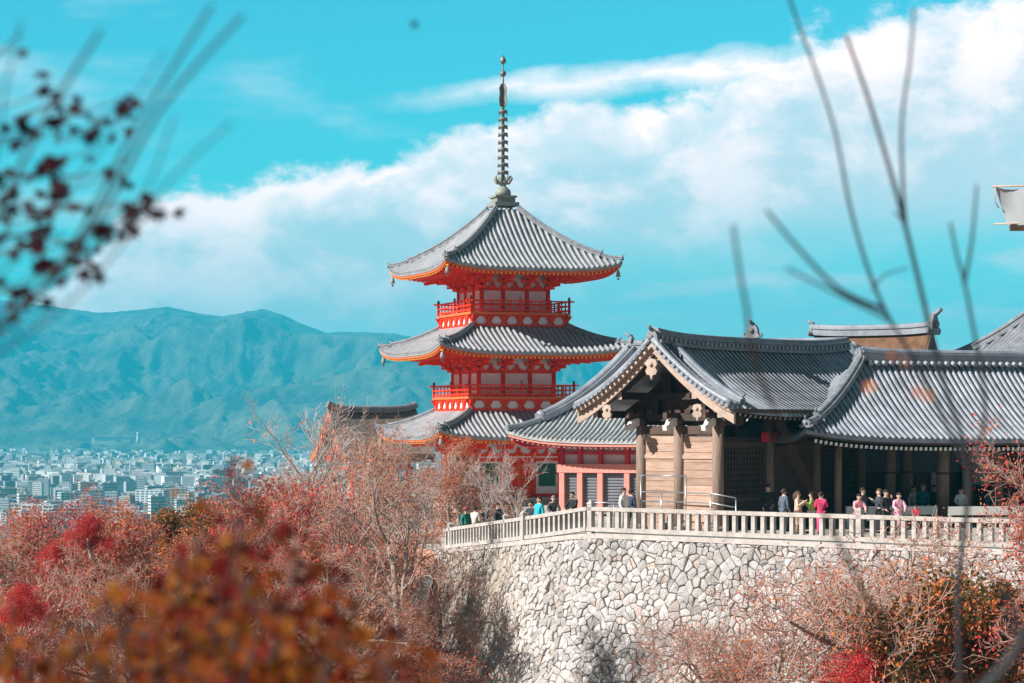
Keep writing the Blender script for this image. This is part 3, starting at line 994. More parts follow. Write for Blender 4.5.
# ------------------------------------------------------------------ timber gate with the gable towards the lens
def gate():
    P0 = P(650, 337, 98)
    d = Vector((0.65, 0.76, 0)).normalized(); n = Vector((d.y, -d.x, 0))
    rz = math.atan2(d.y, d.x)
    Lr, S = 7.35, 3.96
    o = Vector((P0.x, P0.y, 0)) + d * Lr
    zt, ze = 7.5, 4.81
    root = thing('timber_gate', 'weathered timber gate hall with curved tiled gable and pale plank end wall', 'gate', o, rz)
    rf = Roof(Lr, S, Lr, 0, zt, zt - ze, .42, 0, True, True, .28)
    mb = MB(); rf.tiles(mb, .31, .09, seg=14)
    ro = mb.build('roof', M['tile'], root)
    mb = MB()
    ridge_bar(mb, [Vector((x, 0, zt - .05 + .28 * (abs(x) / Lr) ** 4)) for x in np.linspace(-Lr + .25, Lr - .1, 25)], .48, .6)
    rd = mb.build('main_ridge', M['tile_dark'], ro)
    mb = MB()                                     # row of small round tiles under the cap
    for i in range(46):
        x = -Lr + .45 + i * .31
        mb.tube([(x, -.31, zt + .16 + .28 * (abs(x) / Lr) ** 4), (x, -.24, zt + .16 + .28 * (abs(x) / Lr) ** 4)], .075, 8)
    mb.build('ridge_disc_row', M['tile'], rd)
    ogre_tile(Vector((-Lr + .15, 0, zt + .1)), Vector((-1, 0, 0)), .62, rd)
    ogre_tile(Vector((-.1, 0, zt + .6)), Vector((-1, 0, 0)), .6, rd, name='ridge_ornament')
    for sy in (-1, 1):
        for ex in (-1, 1):
            if ex > 0 and sy < 0: continue          # this end dies into the corridor roof
            mb = MB()
            xx = ex * (Lr - 1.15)
            ridge_bar(mb, [rf.front(sy, xx, t) for t in np.linspace(.06, .93, 14)], .34, .36)
            dr_ = mb.build('descending_ridge', M['tile'], ro)
            ogre_tile(rf.front(sy, xx, .94), Vector((0, sy, 0)), .42, dr_)
            # cover rolls along the verge and round tile ends under them
            mb = MB()
            for off in (.1, .5):
                mb.tube([rf.front(sy, ex * (Lr - off), t, .1) for t in np.linspace(.02, 1.0, 16)], .12 if off < .2 else .1, 8)
            mb.build('verge_roll', M['tile'], ro)
            mb = MB()
            k = 17
            for i in range(k):
                p = rf.front(sy, ex * Lr, .05 + .95 * (i + .5) / k, -.06)
                mb.tube([p + Vector((-ex * .7, 0, .05)), p + Vector((ex * .12, 0, 0))], .095, 8)
            mb.build('verge_disc_row', M['tile'], ro)
            # bargeboard: curved plank that widens towards the eave
            mb = MB()
            r0, r1 = [], []
            for t in np.linspace(0, 1.0, 18):
                p = rf.front(sy, ex * (Lr - .25), t, -.2)
                q = p.copy(); q.z -= .34 + .16 * t * t
                r0.append(p); r1.append(q)
            w = Vector((ex * .1, 0, 0))
            mb.grid([r0, r1], 0); mb.grid([[p - w for p in r1], [p - w for p in r0]], 0); mb.grid([r1, [p - w for p in r1]], 0); mb.grid([[p - w for p in r0], r0], 0)
            mb.box(r0[-1].lerp(r1[-1], .5) + Vector((-ex * .05, 0, 0)), (.12, .03, .52))
            bb = mb.build('bargeboard', M['barge'], root)
            mb = MB()
            r0, r1 = [], []
            for t in np.linspace(0, 1.0, 18):
                p = rf.front(sy, ex * (Lr - .08), t, -.13)
                r0.append(p); r1.append(p - Vector((0, 0, .15)))
            w = Vector((ex * .12, 0, 0))
            mb.grid([r0, r1], 0); mb.grid([r1, [p - w for p in r1]], 0)
            mb.build('verge_moulding', M['barge'], bb)
    # pendants
    def pendant(x, y, z, s_):
        mb = MB()
        pl = [(0, .25), (.22, .2), (.3, .02), (.2, -.1), (.3, -.25), (.22, -.4), (.08, -.42), (0, -.62), (-.08, -.42), (-.22, -.4), (-.3, -.25), (-.2, -.1), (-.3, .02), (-.22, .2)]
        mb.prism(pl, -.05, .05, lambda a, b, w: Vector((x + w, y + a * s_, z + b * s_)))
        mb.ball((x - .07, y, z), .09 * s_, 8, 5)
        mb.build('gable_pendant', M['barge'], root)
    pendant(-Lr + .12, 0, zt - .75, 1.0)
    for sy in (-1, 1):
        p = rf.front(sy, 0, .58)
        pendant(-Lr + .12, p.y, p.z - .72, .8)
    # purlins carrying the overhang, white ends
    for t in (0, .48, -.48, .8, -.8):
        p = rf.front(1 if t >= 0 else -1, 0, abs(t))
        mb = MB(); mb.bar((Lr - .4, p.y, p.z - .42), (-Lr + .42, p.y, p.z - .42), .24, .3, 0, mi_end=1)
        mb.build('purlin', [M['dark'], M['barge']], root)
    # underside boarding
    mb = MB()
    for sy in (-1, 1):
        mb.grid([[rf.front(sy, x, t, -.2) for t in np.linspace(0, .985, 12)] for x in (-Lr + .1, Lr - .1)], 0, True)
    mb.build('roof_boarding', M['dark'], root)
    wx, wy = Lr - 2.0, 1.95
    # posts: 4 rows of 3
    for i in range(4):
        for y in (-wy, 0, wy):
            x = -wx + i * 2 * wx / 3
            mb = MB(); mb.tube([(x, y, -.1), (x, y, 4.6)], .235, 14); mb.lathe([(.4, 0), (.4, .12), (.3, .2)], (x, y, 0), 12)
            mb.build('post', M['post'], root)
    # end wall: two bays of broad horizontal planks
    for sy in (-1, 1):
        zz = [.25]
        while zz[-1] < 4.0: zz.append(min(4.03, zz[-1] + rng.uniform(.24, .44)))
        for z0, z1 in zip(zz[:-1], zz[1:]):
            mb = MB(); mb.box((-wx + .02 + rng.uniform(-.008, .008), sy * wy / 2, (z0 + z1) / 2), (.1, wy - .36, z1 - z0 - .014))
            mb.build('plank', M['wood'], root)
    for z, h, pr in ((.12, .26, .2), (4.1, .34, .3), (3.0, .16, .17)):
        mb = MB(); mb.box((-wx, 0, z), (pr, 2 * wy - .3, h)); mb.build('tie_beam', M['wood'] if z < 3.5 else M['brown'], root)
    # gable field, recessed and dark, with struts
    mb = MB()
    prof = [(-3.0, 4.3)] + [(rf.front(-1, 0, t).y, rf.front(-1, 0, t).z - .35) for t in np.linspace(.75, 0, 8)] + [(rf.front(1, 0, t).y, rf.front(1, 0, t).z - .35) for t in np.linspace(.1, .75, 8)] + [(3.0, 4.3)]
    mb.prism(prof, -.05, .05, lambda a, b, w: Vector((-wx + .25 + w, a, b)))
    mb.build('gable_board', M['brown'], root)
    mb = MB()
    mb.box((-wx + .05, 0, 4.62), (.34, 5.2, .3)); mb.box((-wx + .05, 0, 5.5), (.34, 3.6, .3)); mb.box((-wx + .05, 0, 6.35), (.3, 1.8, .26))
    for y in (-1.2, 1.2): mb.box((-wx + .05, y, 5.06), (.26, .3, .58))
    for y in (-.55, .55): mb.box((-wx + .05, y, 5.93), (.24, .28, .58))
    mb.box((-wx + .05, 0, 6.75), (.26, .3, .55))
    mb.build('gable_frame', M['dark'], root)
    # bracket arms with pale carved noses over each end post
    for y in (-wy, 0, wy):
        mb = MB()
        mb.box((-wx, y, 4.42), (.5, .5, .24), taper=1.2)
        mb.box((-wx - .35, y, 4.7), (1.3, .2, .22)); mb.box((-wx, y, 4.68), (.2, 1.3, .22))
        for q in (-.5, 0, .5): mb.box((-wx, y + q, 4.86), (.26, .26, .14), taper=1.2)
        b_ = mb.build('bracket', M['brown'], root)
        mb = MB()
        nose = [(0, -.14), (.32, -.2), (.52, -.36), (.72, -.34), (.76, -.16), (.6, -.1), (.46, .1), (.2, .16), (0, .16)]
        mb.prism(nose, -.1, .1, lambda a, b, w: Vector((-wx - .28 - a, y + w, 4.42 + b)))
        mb.build('carved_nose', M['white_wood'], b_)
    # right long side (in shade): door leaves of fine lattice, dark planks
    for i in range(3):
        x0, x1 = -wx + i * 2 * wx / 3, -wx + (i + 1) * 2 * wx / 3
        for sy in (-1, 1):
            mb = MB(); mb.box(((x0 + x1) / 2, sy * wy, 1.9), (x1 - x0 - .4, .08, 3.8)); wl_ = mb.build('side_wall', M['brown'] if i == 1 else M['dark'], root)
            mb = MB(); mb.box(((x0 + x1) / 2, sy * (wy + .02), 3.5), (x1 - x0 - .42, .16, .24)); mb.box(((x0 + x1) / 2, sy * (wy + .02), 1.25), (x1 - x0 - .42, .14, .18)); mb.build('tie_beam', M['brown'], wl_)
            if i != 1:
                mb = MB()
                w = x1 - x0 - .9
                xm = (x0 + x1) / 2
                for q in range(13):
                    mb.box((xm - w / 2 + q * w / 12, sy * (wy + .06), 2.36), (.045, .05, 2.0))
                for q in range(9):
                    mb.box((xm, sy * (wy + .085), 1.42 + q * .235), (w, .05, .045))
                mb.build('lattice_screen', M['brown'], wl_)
    mb = MB(); mb.box((-1.6, -wy - .14, 3.8), (1.7, .07, .4)); mb.build('signboard', M['crimson'], root, 'dark red board above the lattice')
    # eave rafters of the long side, white tipped
    mb = MB()
    for i in range(40):
        x = -Lr + .5 + i * (2 * Lr - 1) / 39
        a = rf.front(-1, x, .55, -.3); b = rf.front(-1, x, .975, -.3)
        mb.bar(a, b, .1, .12, 0, mi_end=1)
    mb.build('rafter_tier', [M['dark'], M['barge']], root)
    mb = MB()
    for sy in (-1, 1):
        mb.bar(rf.front(sy, -Lr + .3, .99, -.2), rf.front(sy, Lr - .3, .99, -.2), .14, .16)
    mb.build('eave_board', M['brown'], root)
gate()

# ------------------------------------------------------------------ long tiled corridor hall
def corridor():
    d = Vector((0.94, 0.34, 0)).normalized(); n = Vector((d.y, -d.x, 0))
    RL = P(862, 361, 104.5)
    Rr, S = 8.0, 4.5
    L = Rr + 4.96
    o = Vector((RL.x, RL.y, 0)) + d * Rr
    zt, ze = RL.z, 3.72
    rz = math.atan2(d.y, d.x)
    root = thing('corridor_hall', 'long open corridor hall with grey tiled roof and round posts right of the timber gate', 'hall', o, rz)
    rf = Roof(L, S, Rr, 0, zt, zt - ze, .34, .42, False, True, 0.0, 6)
    mb = MB(); rf.tiles(mb, .28, .085, only=[('f', -1), ('f', 1), ('e', -1)], seg=12)
    ro = mb.build('roof', M['tile'], root)
    mb = MB(); ridge_bar(mb, [Vector((x, 0, zt - .1 + .12 * (abs(x) / Rr) ** 6 * (1 if x < 0 else 0))) for x in np.linspace(-Rr - .1, L - .1, 22)], .55, .62)
    rd = mb.build('main_ridge', M['tile'], ro)
    mb = MB()
    for i in range(60):
        x = -Rr + .2 + i * .34
        mb.tube([(x, -.52, zt - .14), (x, -.2, zt - .02)], .1, 8)
    mb.build('ridge_disc_row', M['tile'], rd)
    ogre_tile(Vector((-Rr - .15, 0, zt + .05)), Vector((-1, 0, 0)), .62, rd)
    hip_ridges(rf, [(-1, -1)], ro, .4, .42, .82, .45)
    bx, by = L - 2.3, 2.6
    bd = MB()
    for fc in [('f', -1), ('f', 1), ('e', -1)]:
        e = rf.eave(fc, 24, .1, -.3)
        w = [Vector((max(-bx, min(bx + 2, p.x)), fc[1] * by if fc[0] == 'f' else max(-by, min(by, p.y)), 4.35)) for p in e] if fc[0] == 'f' else [Vector((-bx, max(-by, min(by, p.y)), 4.35)) for p in e]
        bd.grid([w, e], 0, True)
    bd.build('eave_boarding', M['dark'], root)
    mb = MB()
    e2 = rf.eave(('f', -1), 24, .04, -.14); e3 = rf.eave(('f', -1), 24, .04, -.27); e4 = rf.eave(('f', -1), 24, .2, -.27)
    mb.grid([e2, e3]); mb.grid([e3, e4])
    e2 = rf.eave(('e', -1), 14, .04, -.14); e3 = rf.eave(('e', -1), 14, .04, -.27); e4 = rf.eave(('e', -1), 14, .2, -.27)
    mb.grid([e2, e3]); mb.grid([e3, e4])
    mb.build('fascia', M['brown'], root)
    # rafters with white painted ends, one object each
    src = None
    e = rf.eave(('f', -1), 200, .2, -.42)
    m = int(2 * L / .235)
    for i in range(m):
        u = (i + .5) / m * 200
        k = min(199, int(u)); p = e[k].lerp(e[k + 1], u - k)
        if p.x < -L + .4 or p.x > 1.2: continue
        if src is None:
            mb = MB(); mb.bar((0, 2.4, .55), (0, 0, 0), .125, .14, 0, mi_end=1)
            o_ = src = mb.build('rafter', [M['dark'], M['white_wood']], root)
        else:
            o_ = src.copy(); link(o_, root)
        o_.location = p
    # posts and beams
    def loc(px, y):
        """local x of the post seen at column px, on the row local y"""
        q = on_line(Vector((o.x, o.y, 0)) - n * y, d, px)
        return (q - Vector((o.x, o.y, 0))).dot(d)
    for px, y, r in ((838, -2.6, .16), (943, -2.6, .27), (1047, -2.6, .27), (890, -.4, .24), (906, .9, .25), (997, -2.3, .24), (968, .8, .2)):
        x = loc(px, y)
        mb = MB(); mb.tube([(x, y, -.1), (x, y, 4.4)], r, 14); mb.lathe([(r + .14, 0), (r + .14, .1), (r + .03, .2)], (x, y, 0), 12)
        po = mb.build('post', M['post'], root)
        if r > .22:
            mb = MB(); mb.lathe([(r + .015, 0), (r + .02, .05), (r + .015, .1)], (x, y, 2.2), 14); mb.build('post_band', M['brown'], po)
    for y in (-2.6, 2.6):
        mb = MB(); mb.box((.5, y, 3.55), (2 * bx + 1, .24, .42)); mb.build('lintel_beam', M['dark'], root)
    mb = MB(); mb.box((.5, 0, 4.2), (2 * bx + 1, 5.4, .1)); mb.build('ceiling', M['dark'], root)
    # back side: panels between posts
    yb = 2.6
    def panel(px0, px1, z0, z1, m, name, y=yb, lab=None):
        x0, x1 = loc(px0, y), loc(px1, y)
        mb = MB(); mb.box(((x0 + x1) / 2, y, (z0 + z1) / 2), (x1 - x0, .08, z1 - z0)); return mb.build(name, m, root, lab)
    xa, xb = loc(800, yb), 12.8
    mb = MB(); mb.box(((xa + xb) / 2, yb + .12, 1.75), (xb - xa, .08, 3.5)); mb.build('back_wall', M['brown'], root)
    panel(860, 962, 2.2, 3.2, mat('blue_grey_board', (.1, .13, .18), .6, .2), 'transom_board')
    panel(900, 912, .9, 2.1, M['white'], 'paper_panel'); panel(931, 946, .6, 2.3, M['plaster_grey'], 'paper_panel')
    panel(963, 990, 1.6, 3.3, M['plaster_grey'], 'wall_panel', 2.4)
    panel(990, 997, 1.3, 3.5, M['red'], 'red_jamb', 2.35, 'bright red painted jamb'); panel(952, 963, 3.2, 3.5, M['red'], 'red_jamb', 2.35)
    mb = MB()
    x0, x1 = loc(962, 2.1), loc(1006, 2.1)
    for q in range(12): mb.box((x0 + (x1 - x0) * q / 11, 2.1, 1.15), (.06, .06, .9))
    for z in (.75, 1.2, 1.6): mb.box(((x0 + x1) / 2, 2.1, z), (x1 - x0, .08, .07))
    mb.build('inner_railing', M['dark'], root)
    return root
corridor()

# ------------------------------------------------------------------ red and white hall behind the gate
def red_hall():
    n = Vector((-.35, -.94, 0)).normalized(); d = Vector((-n.y, n.x, 0))
    rz = math.atan2(d.y, d.x)
    RL = P(633, 347, 123)
    S, Rr = 7.4, 5.5
    L = Rr + 4.1
    o = Vector((RL.x, RL.y, 0)) + d * Rr
    zt, ze = RL.z - .2, 3.6
    root = thing('red_hall', 'crimson and white hall with grey slatted shutters between pagoda and timber gate', 'hall', o, rz)
    rf = Roof(L, S, Rr, 0, zt, zt - ze, .62, .5, lp=6)
    mb = MB(); rf.tiles(mb, .24, .07, seg=14)
    ro = mb.build('roof', mat('pale_roof_tile', (0.47, 0.48, 0.48), .5, .25, 2.0, .25, 9), root)
    mb = MB(); ridge_bar(mb, [Vector((x, 0, zt - .05)) for x in np.linspace(-Rr, Rr, 12)], .5, .6); rd = mb.build('main_ridge', M['tile'], ro)
    ogre_tile(Vector((-Rr - .1, 0, zt + .1)), Vector((-1, 0, 0)), .7, rd)
    # thick descending ridge down to the hip, then the slim hip tail
    for sy in (-1, 1):
        for sx_ in (-1, 1):
            mb = MB(); ridge_bar(mb, [rf.hip(sx_, sy, .72 * i / 12) for i in range(13)], .55, .5)
            q = rf.hip(sx_, sy, .72); dr = rf.hip(sx_, sy, .8) - q
            mb.tube([q + Vector((0, 0, .3)), q + dr.normalized() * .25 + Vector((0, 0, .2))], .3, 12)
            h_ = mb.build('descending_ridge', M['tile'], ro)
            mb = MB(); ridge_bar(mb, [rf.hip(sx_, sy, .74 + .26 * i / 5) for i in range(6)], .3, .25); mb.build('hip_ridge', M['tile'], h_)
    bx, by = L - 2.0, S - 1.35
    soffit(rf, bx, by, 3.75, ro, M['crimson'], M['crimson'], M['barge'], M['salmon'], pitch=.27, rsec=(.1, .12))
    def lx(px):
        q = on_line(Vector((o.x, o.y, 0)) + n * by, d, px)
        return (q - Vector((o.x, o.y, 0))).dot(d)
    x0, x1 = lx(561), bx
    mb = MB(); mb.box(((x0 + x1) / 2, 0, 1.6), (x1 - x0 - .3, 2 * by - .3, 4.2)); wl_ = mb.build('wall', M['white'], root)
    yf = -by
    for px in (562.5, 580.5, 600.8, 627.5, 655, 684):
        x = lx(px)
        mb = MB(); mb.box((x, yf, .98), (.26, .3, 2.6)); mb.build('lower_post', M['salmon'], root)  # post below the eave shadow, sunlight put into its colour
        mb = MB(); mb.box((x, yf, 3.0), (.18, .26, 1.2)); mb.build('upper_post', M['crimson'], root)  # same post higher up, eave shade put into its colour
    mb = MB(); mb.box(((x0 + x1) / 2, yf - .1, 2.24), (x1 - x0 + .3, .16, .42)); mb.build('head_beam', M['salmon'], root)  # beam in the red that holds the sunlight
    mb = MB(); mb.box(((x0 + x1) / 2, yf + .02, 2.97), (x1 - x0, .12, .12)); mb.box(((x0 + x1) / 2, yf + .02, 3.62), (x1 - x0, .14, .18)); mb.build('tie_beam', M['crimson'], root)  # beams in the red that holds the eave shade
    pxs = (562.5, 580.5, 600.8, 627.5, 655, 684)
    for a, b in zip(pxs[:-1], pxs[1:]):
        xa, xb = lx(a) + .14, lx(b) - .14
        mb = MB(); mb.box(((xa + xb) / 2, yf + .12, .98), (xb - xa, .06, 2.2))
        for q in range(15): mb.box(((xa + xb) / 2, yf + .08, -.02 + q * .146), (xb - xa, .07, .085))
        mb.build('shutter', M['shutter'], root)
    mb = MB(); mb.box(((x0 + x1) / 2, 0, -.28), (x1 - x0 + .9, 2 * by + .9, .4)); mb.build('plinth', M['stone'], root)
red_hall()

# ------------------------------------------------------------------ bark-roofed hall rising behind the corridor
def bark_hall():
    Y = 130
    d = Vector((0.86, -0.51, 0)).normalized()
    o3 = P(872, 330, Y)
    rz = math.atan2(d.y, d.x)
    root = thing('bark_roofed_hall', 'brown bark-roofed hall rising behind the ridge of the tiled corridor', 'hall', (o3.x, o3.y, 0), rz)
    zt = CZ + 96 * Y / F
    L, S = 3.3, 4.6
    rf = Roof(L, S, L, 0, zt, 5.0, .3, 0, True, True, .1)
    mb = MB()
    for sy in (-1, 1):
        rows = [[rf.front(sy, x, t) for x in np.linspace(-L, L, 8)] for t in np.linspace(0, 1, 10)]
        mb.grid(rows, 0, True); mb.grid([[p - Vector((0, 0, .28)) for p in r] for r in rows], 0, True)
        for x in (-L, L): mb.grid([[rf.front(sy, x, t) for t in np.linspace(0, 1, 10)], [rf.front(sy, x, t, -.28) for t in np.linspace(0, 1, 10)]], 0)
        mb.grid([[rf.front(sy, x, 1) for x in (-L, L)], [rf.front(sy, x, 1, -.28) for x in (-L, L)]], 0)
    ro = mb.build('roof', M['bark'], root)
    mb = MB(); ridge_bar(mb, [Vector((x, 0, zt - .1 + .1 * (abs(x) / L) ** 3)) for x in np.linspace(-L - .15, L + .2, 12)], .6, .6); rd = mb.build('main_ridge', M['tile'], ro)
    ogre_tile(Vector((L + .2, 0, zt)), Vector((1, 0, 0)), 1.05, rd); ogre_tile(Vector((-L - .15, 0, zt)), Vector((-1, 0, 0)), .7, rd)
    mb = MB()
    for sy in (-1, 1):
        r0 = [rf.front(sy, L + .02, t, -.02) for t in np.linspace(0, 1, 12)]; r1 = [p - Vector((0, 0, .55)) for p in r0]
        w = Vector((.12, 0, 0))
        mb.grid([r0, r1]); mb.grid([[p + w for p in r0], [p + w for p in r1]]); mb.grid([r1, [p + w for p in r1]]); mb.grid([r0, [p + w for p in r0]])
    mb.build('bargeboard', M['brown'], root)
    mb = MB(); mb.box((0, 0, 2.3), (2 * L - 1.2, 2 * S - 2.4, 4.8)); mb.build('wall', M['brown'], root)
    mb = MB(); mb.prism([(-4, 4.6), (4, 4.6), (0, zt - .5)], -L + .7, L - .7, lambda a, b, w: Vector((w, a, b))); mb.build('gable_board', M['brown'], root)
bark_hall()

# ------------------------------------------------------------------ big roof at the right edge
def main_hall():
    d = Vector((0.963, 0.27, 0)).normalized()
    o = Vector((30.0, 126, 0)) + d * 6
    root = thing('great_hall', 'great hall at the right edge, only its dark curved roof slope showing', 'hall', o, math.atan2(d.y, d.x))
    rf = Roof(13.0, 7.0, 6.0, 0, 12.6, 5.9, .6, .6, lp=6)
    mb = MB(); rf.tiles(mb, .5, .15, seg=12)
    ro = mb.build('roof', M['tile_dark'], root)
    hip_ridges(rf, [(-1, -1), (-1, 1)], ro, .45, .45, .85, .6)
    mb = MB(); ridge_bar(mb, [Vector((x, 0, 12.5)) for x in np.linspace(-6, 6, 6)], .7, 1.0); mb.build('main_ridge', M['tile_dark'], ro)
    mb = MB(); mb.box((0, 0, 3.3), (20, 8, 6.8)); mb.build('wall', M['brown'], root)
    soffit(rf, 10, 4, 6.6, ro, M['dark'], M['dark'], M['barge'], M['brown'], pitch=.6)
main_hall()

# ------------------------------------------------------------------ west gate beyond, left of the pagoda
def west_gate():
    Y = 178
    o = P(372, 430, Y); o.z = -1.3
    d = Vector((.9, .43, 0)).normalized()
    root = thing('bark_roofed_gate', 'small gate with weathered bark roof and orange gable left of the pagoda', 'gate', o, math.atan2(d.y, d.x))
    zt = zpix(412, F / Y) + 1.3
    L, S = 3.5, 3.6
    rf = Roof(L, S, L, 0, zt, 3.4, .5, 0, True, True, .35)
    mb = MB()
    for sy in (-1, 1):
        rows = [[rf.front(sy, x, t) for x in np.linspace(-L, L, 9)] for t in np.linspace(0, 1, 12)]
        mb.grid(rows, 0, True); mb.grid([[p - Vector((0, 0, .3)) for p in r] for r in rows], 0, True)
        for x in (-L, L): mb.grid([[rf.front(sy, x, t) for t in np.linspace(0, 1, 10)], [rf.front(sy, x, t, -.3) for t in np.linspace(0, 1, 10)]], 0)
        mb.grid([[rf.front(sy, x, 1) for x in (-L, L)], [rf.front(sy, x, 1, -.3) for x in (-L, L)]], 0)
    ro = mb.build('roof', M['greybark'], root)
    mb = MB(); ridge_bar(mb, [Vector((x, 0, zt - .05 + .35 * (abs(x) / L) ** 4)) for x in np.linspace(-L - .1, L + .1, 14)], .5, .5); mb.build('main_ridge', M['tile_dark'], ro)
    mb = MB()
    for ex in (-1, 1):
        for sy in (-1, 1):
            r0 = [rf.front(sy, ex * (L - .02), t, -.31) for t in np.linspace(0, .97, 12)]; r1 = [p - Vector((0, 0, .42)) for p in r0]
            w = Vector((-ex * .14, 0, 0))
            mb.grid([r0, r1]); mb.grid([[p + w for p in r0], [p + w for p in r1]]); mb.grid([r1, [p + w for p in r1]])
    mb.build('bargeboard', M['orange'], root)
    mb = MB(); mb.prism([(-2.2, 3.4), (2.2, 3.4), (0, zt - .7)], -L + .8, L - .8, lambda a, b, w: Vector((w, a, b))); mb.build('gable_board', M['red'], root)
    for x in (-2.2, 0, 2.2):
        for y in (-1.7, 1.7):
            mb = MB(); mb.tube([(x, y, -.3), (x, y, 3.6)], .2, 10); mb.build('column', M['red'], root)
    mb = MB(); mb.box((0, 0, 3.3), (5.6, 4.0, .3)); mb.box((0, 0, 2.6), (5.2, 3.6, .2)); mb.build('tie_beam', M['red'], root)
west_gate()

# ------------------------------------------------------------------ small fittings on the terrace
def handrail():
    a, b = P(571, 430, 113), P(645, 430, 103)
    p0 = on_line(Vector((5.0, 99, 0)), DW, 641); p1 = on_line(Vector((5.0, 99, 0)), DW, 736)
    d = (p1 - p0); L = d.length
    root = thing('handrail', 'thin grey steel handrail in front of the plank end wall', 'handrail', (p0.x, p0.y, 0), math.atan2(d.y, d.x))
    for x, h in ((0, 2.25), (L * .22, 1.6), (L * .48, 2.25), (L * .74, 1.6), (L, 1.35)):
        mb = MB(); mb.tube([(x, 0, 0), (x, 0, h)], .03, 8); mb.build('upright', M['steel'], root)
    mb = MB(); mb.tube([(0, 0, 2.25), (L * .48, 0, 2.25)], .026, 8); mb.build('rail', M['steel'], root)
    for z in (1.2, 1.58):
        mb = MB(); mb.tube([(0, 0, z), (L * .74, 0, z), (L, 0, z - .16)], .026, 8); mb.build('rail', M['steel'], root)
    p0 = on_line(Vector((5.0, 101.5, 0)), Vector((1, -.1, 0)).normalized(), 588); p1 = on_line(Vector((5.0, 101.5, 0)), Vector((1, -.1, 0)).normalized(), 640)
    d = (p1 - p0); L = d.length
    root = thing('handrail', 'thin grey steel handrail in front of the slatted shutters', 'handrail', (p0.x, p0.y, 0), math.atan2(d.y, d.x))
    for x in (0, L * .5, L):
        mb = MB(); mb.tube([(x, 0, -.05), (x, 0, 1.05)], .028, 8); mb.build('upright', M['steel'], root)
    for z in (.6, 1.05):
        mb = MB(); mb.tube([(0, 0, z), (L, 0, z)], .024, 8); mb.build('rail', M['steel'], root)
handrail()
def barrier(px0, px1, Y, label, z=.72):
    a, b = P(px0, 430, Y), P(px1, 430, Y + .8)
    d = b - a; L = math.hypot(d.x, d.y)
    root = thing('timber_barrier', label, 'barrier', (a.x, a.y, 0), math.atan2(d.y, d.x), 'low white barriers along the corridor')
    mb = MB(); mb.box((L / 2, 0, z), (L, .16, .36)); mb.build('top_board', M['white_wood'], root)
    mb = MB(); mb.box((L / 2, .02, z - .36), (L, .1, .16)); mb.build('lower_board', M['white_wood'], root)
    for i in range(max(2, int(L / 1.6) + 1)):
        n = max(2, int(L / 1.6) + 1)
        mb = MB(); mb.box((.08 + (L - .16) * i / (n - 1), .0, z / 2 - .09), (.14, .12, z - .18)); mb.build('leg', M['white_wood'], root)
barrier(846, 937, 101.2, 'low white barrier behind the women in pink and the man in black')
barrier(948, 1040, 101.0, 'low white barrier between the two thick round posts at the right')
def banner():
    root = thing('cloth_banner', 'white cloth banner on a thin rod high at the right edge', 'banner', P(1010, 208, 60))
    s = 60 / F
    def q(px, py, dy=0.0): return Vector(((px - 1010) * s, dy, -(py - 208) * s))
    mb = MB()
    rows = []
    for i in range(9):
        t = i / 8
        rows.append([q(995.5 + 13 * t + (92 - 13 * t) * j / 10, 187 + 37 * t + 2.5 * math.sin(j * .9 + t), .06 * math.sin(j * 1.1 + 2 * t)) for j in range(11)])
    mb.grid(rows, 0, True); mb.grid([[p + Vector((0, .012, 0)) for p in r] for r in rows], 0, True)
    mb.build('cloth', M['cloth'], root)
    mb = MB(); mb.tube([q(992, 186.5), q(1090, 184)], .025, 8); mb.build('rod', M['barge'], root)
    mb = MB(); mb.tube([q(994, 224), q(1090, 221)], .02, 8); mb.build('lower_rod', M['barge'], root)
    mb = MB(); mb.box((q(1044, 228)), (68 * s, .1, .14)); mb.build('weight_board', M['brown'], root)
    mb = MB(); mb.tube([q(996, 188), q(995, 202), q(999, 208)], .015, 6); mb.build('cord', M['barge'], root)
    mb = MB(); mb.tube([q(1090, 170), Vector((q(1090, 0).x, 0, -10 - (P(1010, 208, 60).z)))], .12, 10); mb.build('mast', M['brown'], root)
banner()
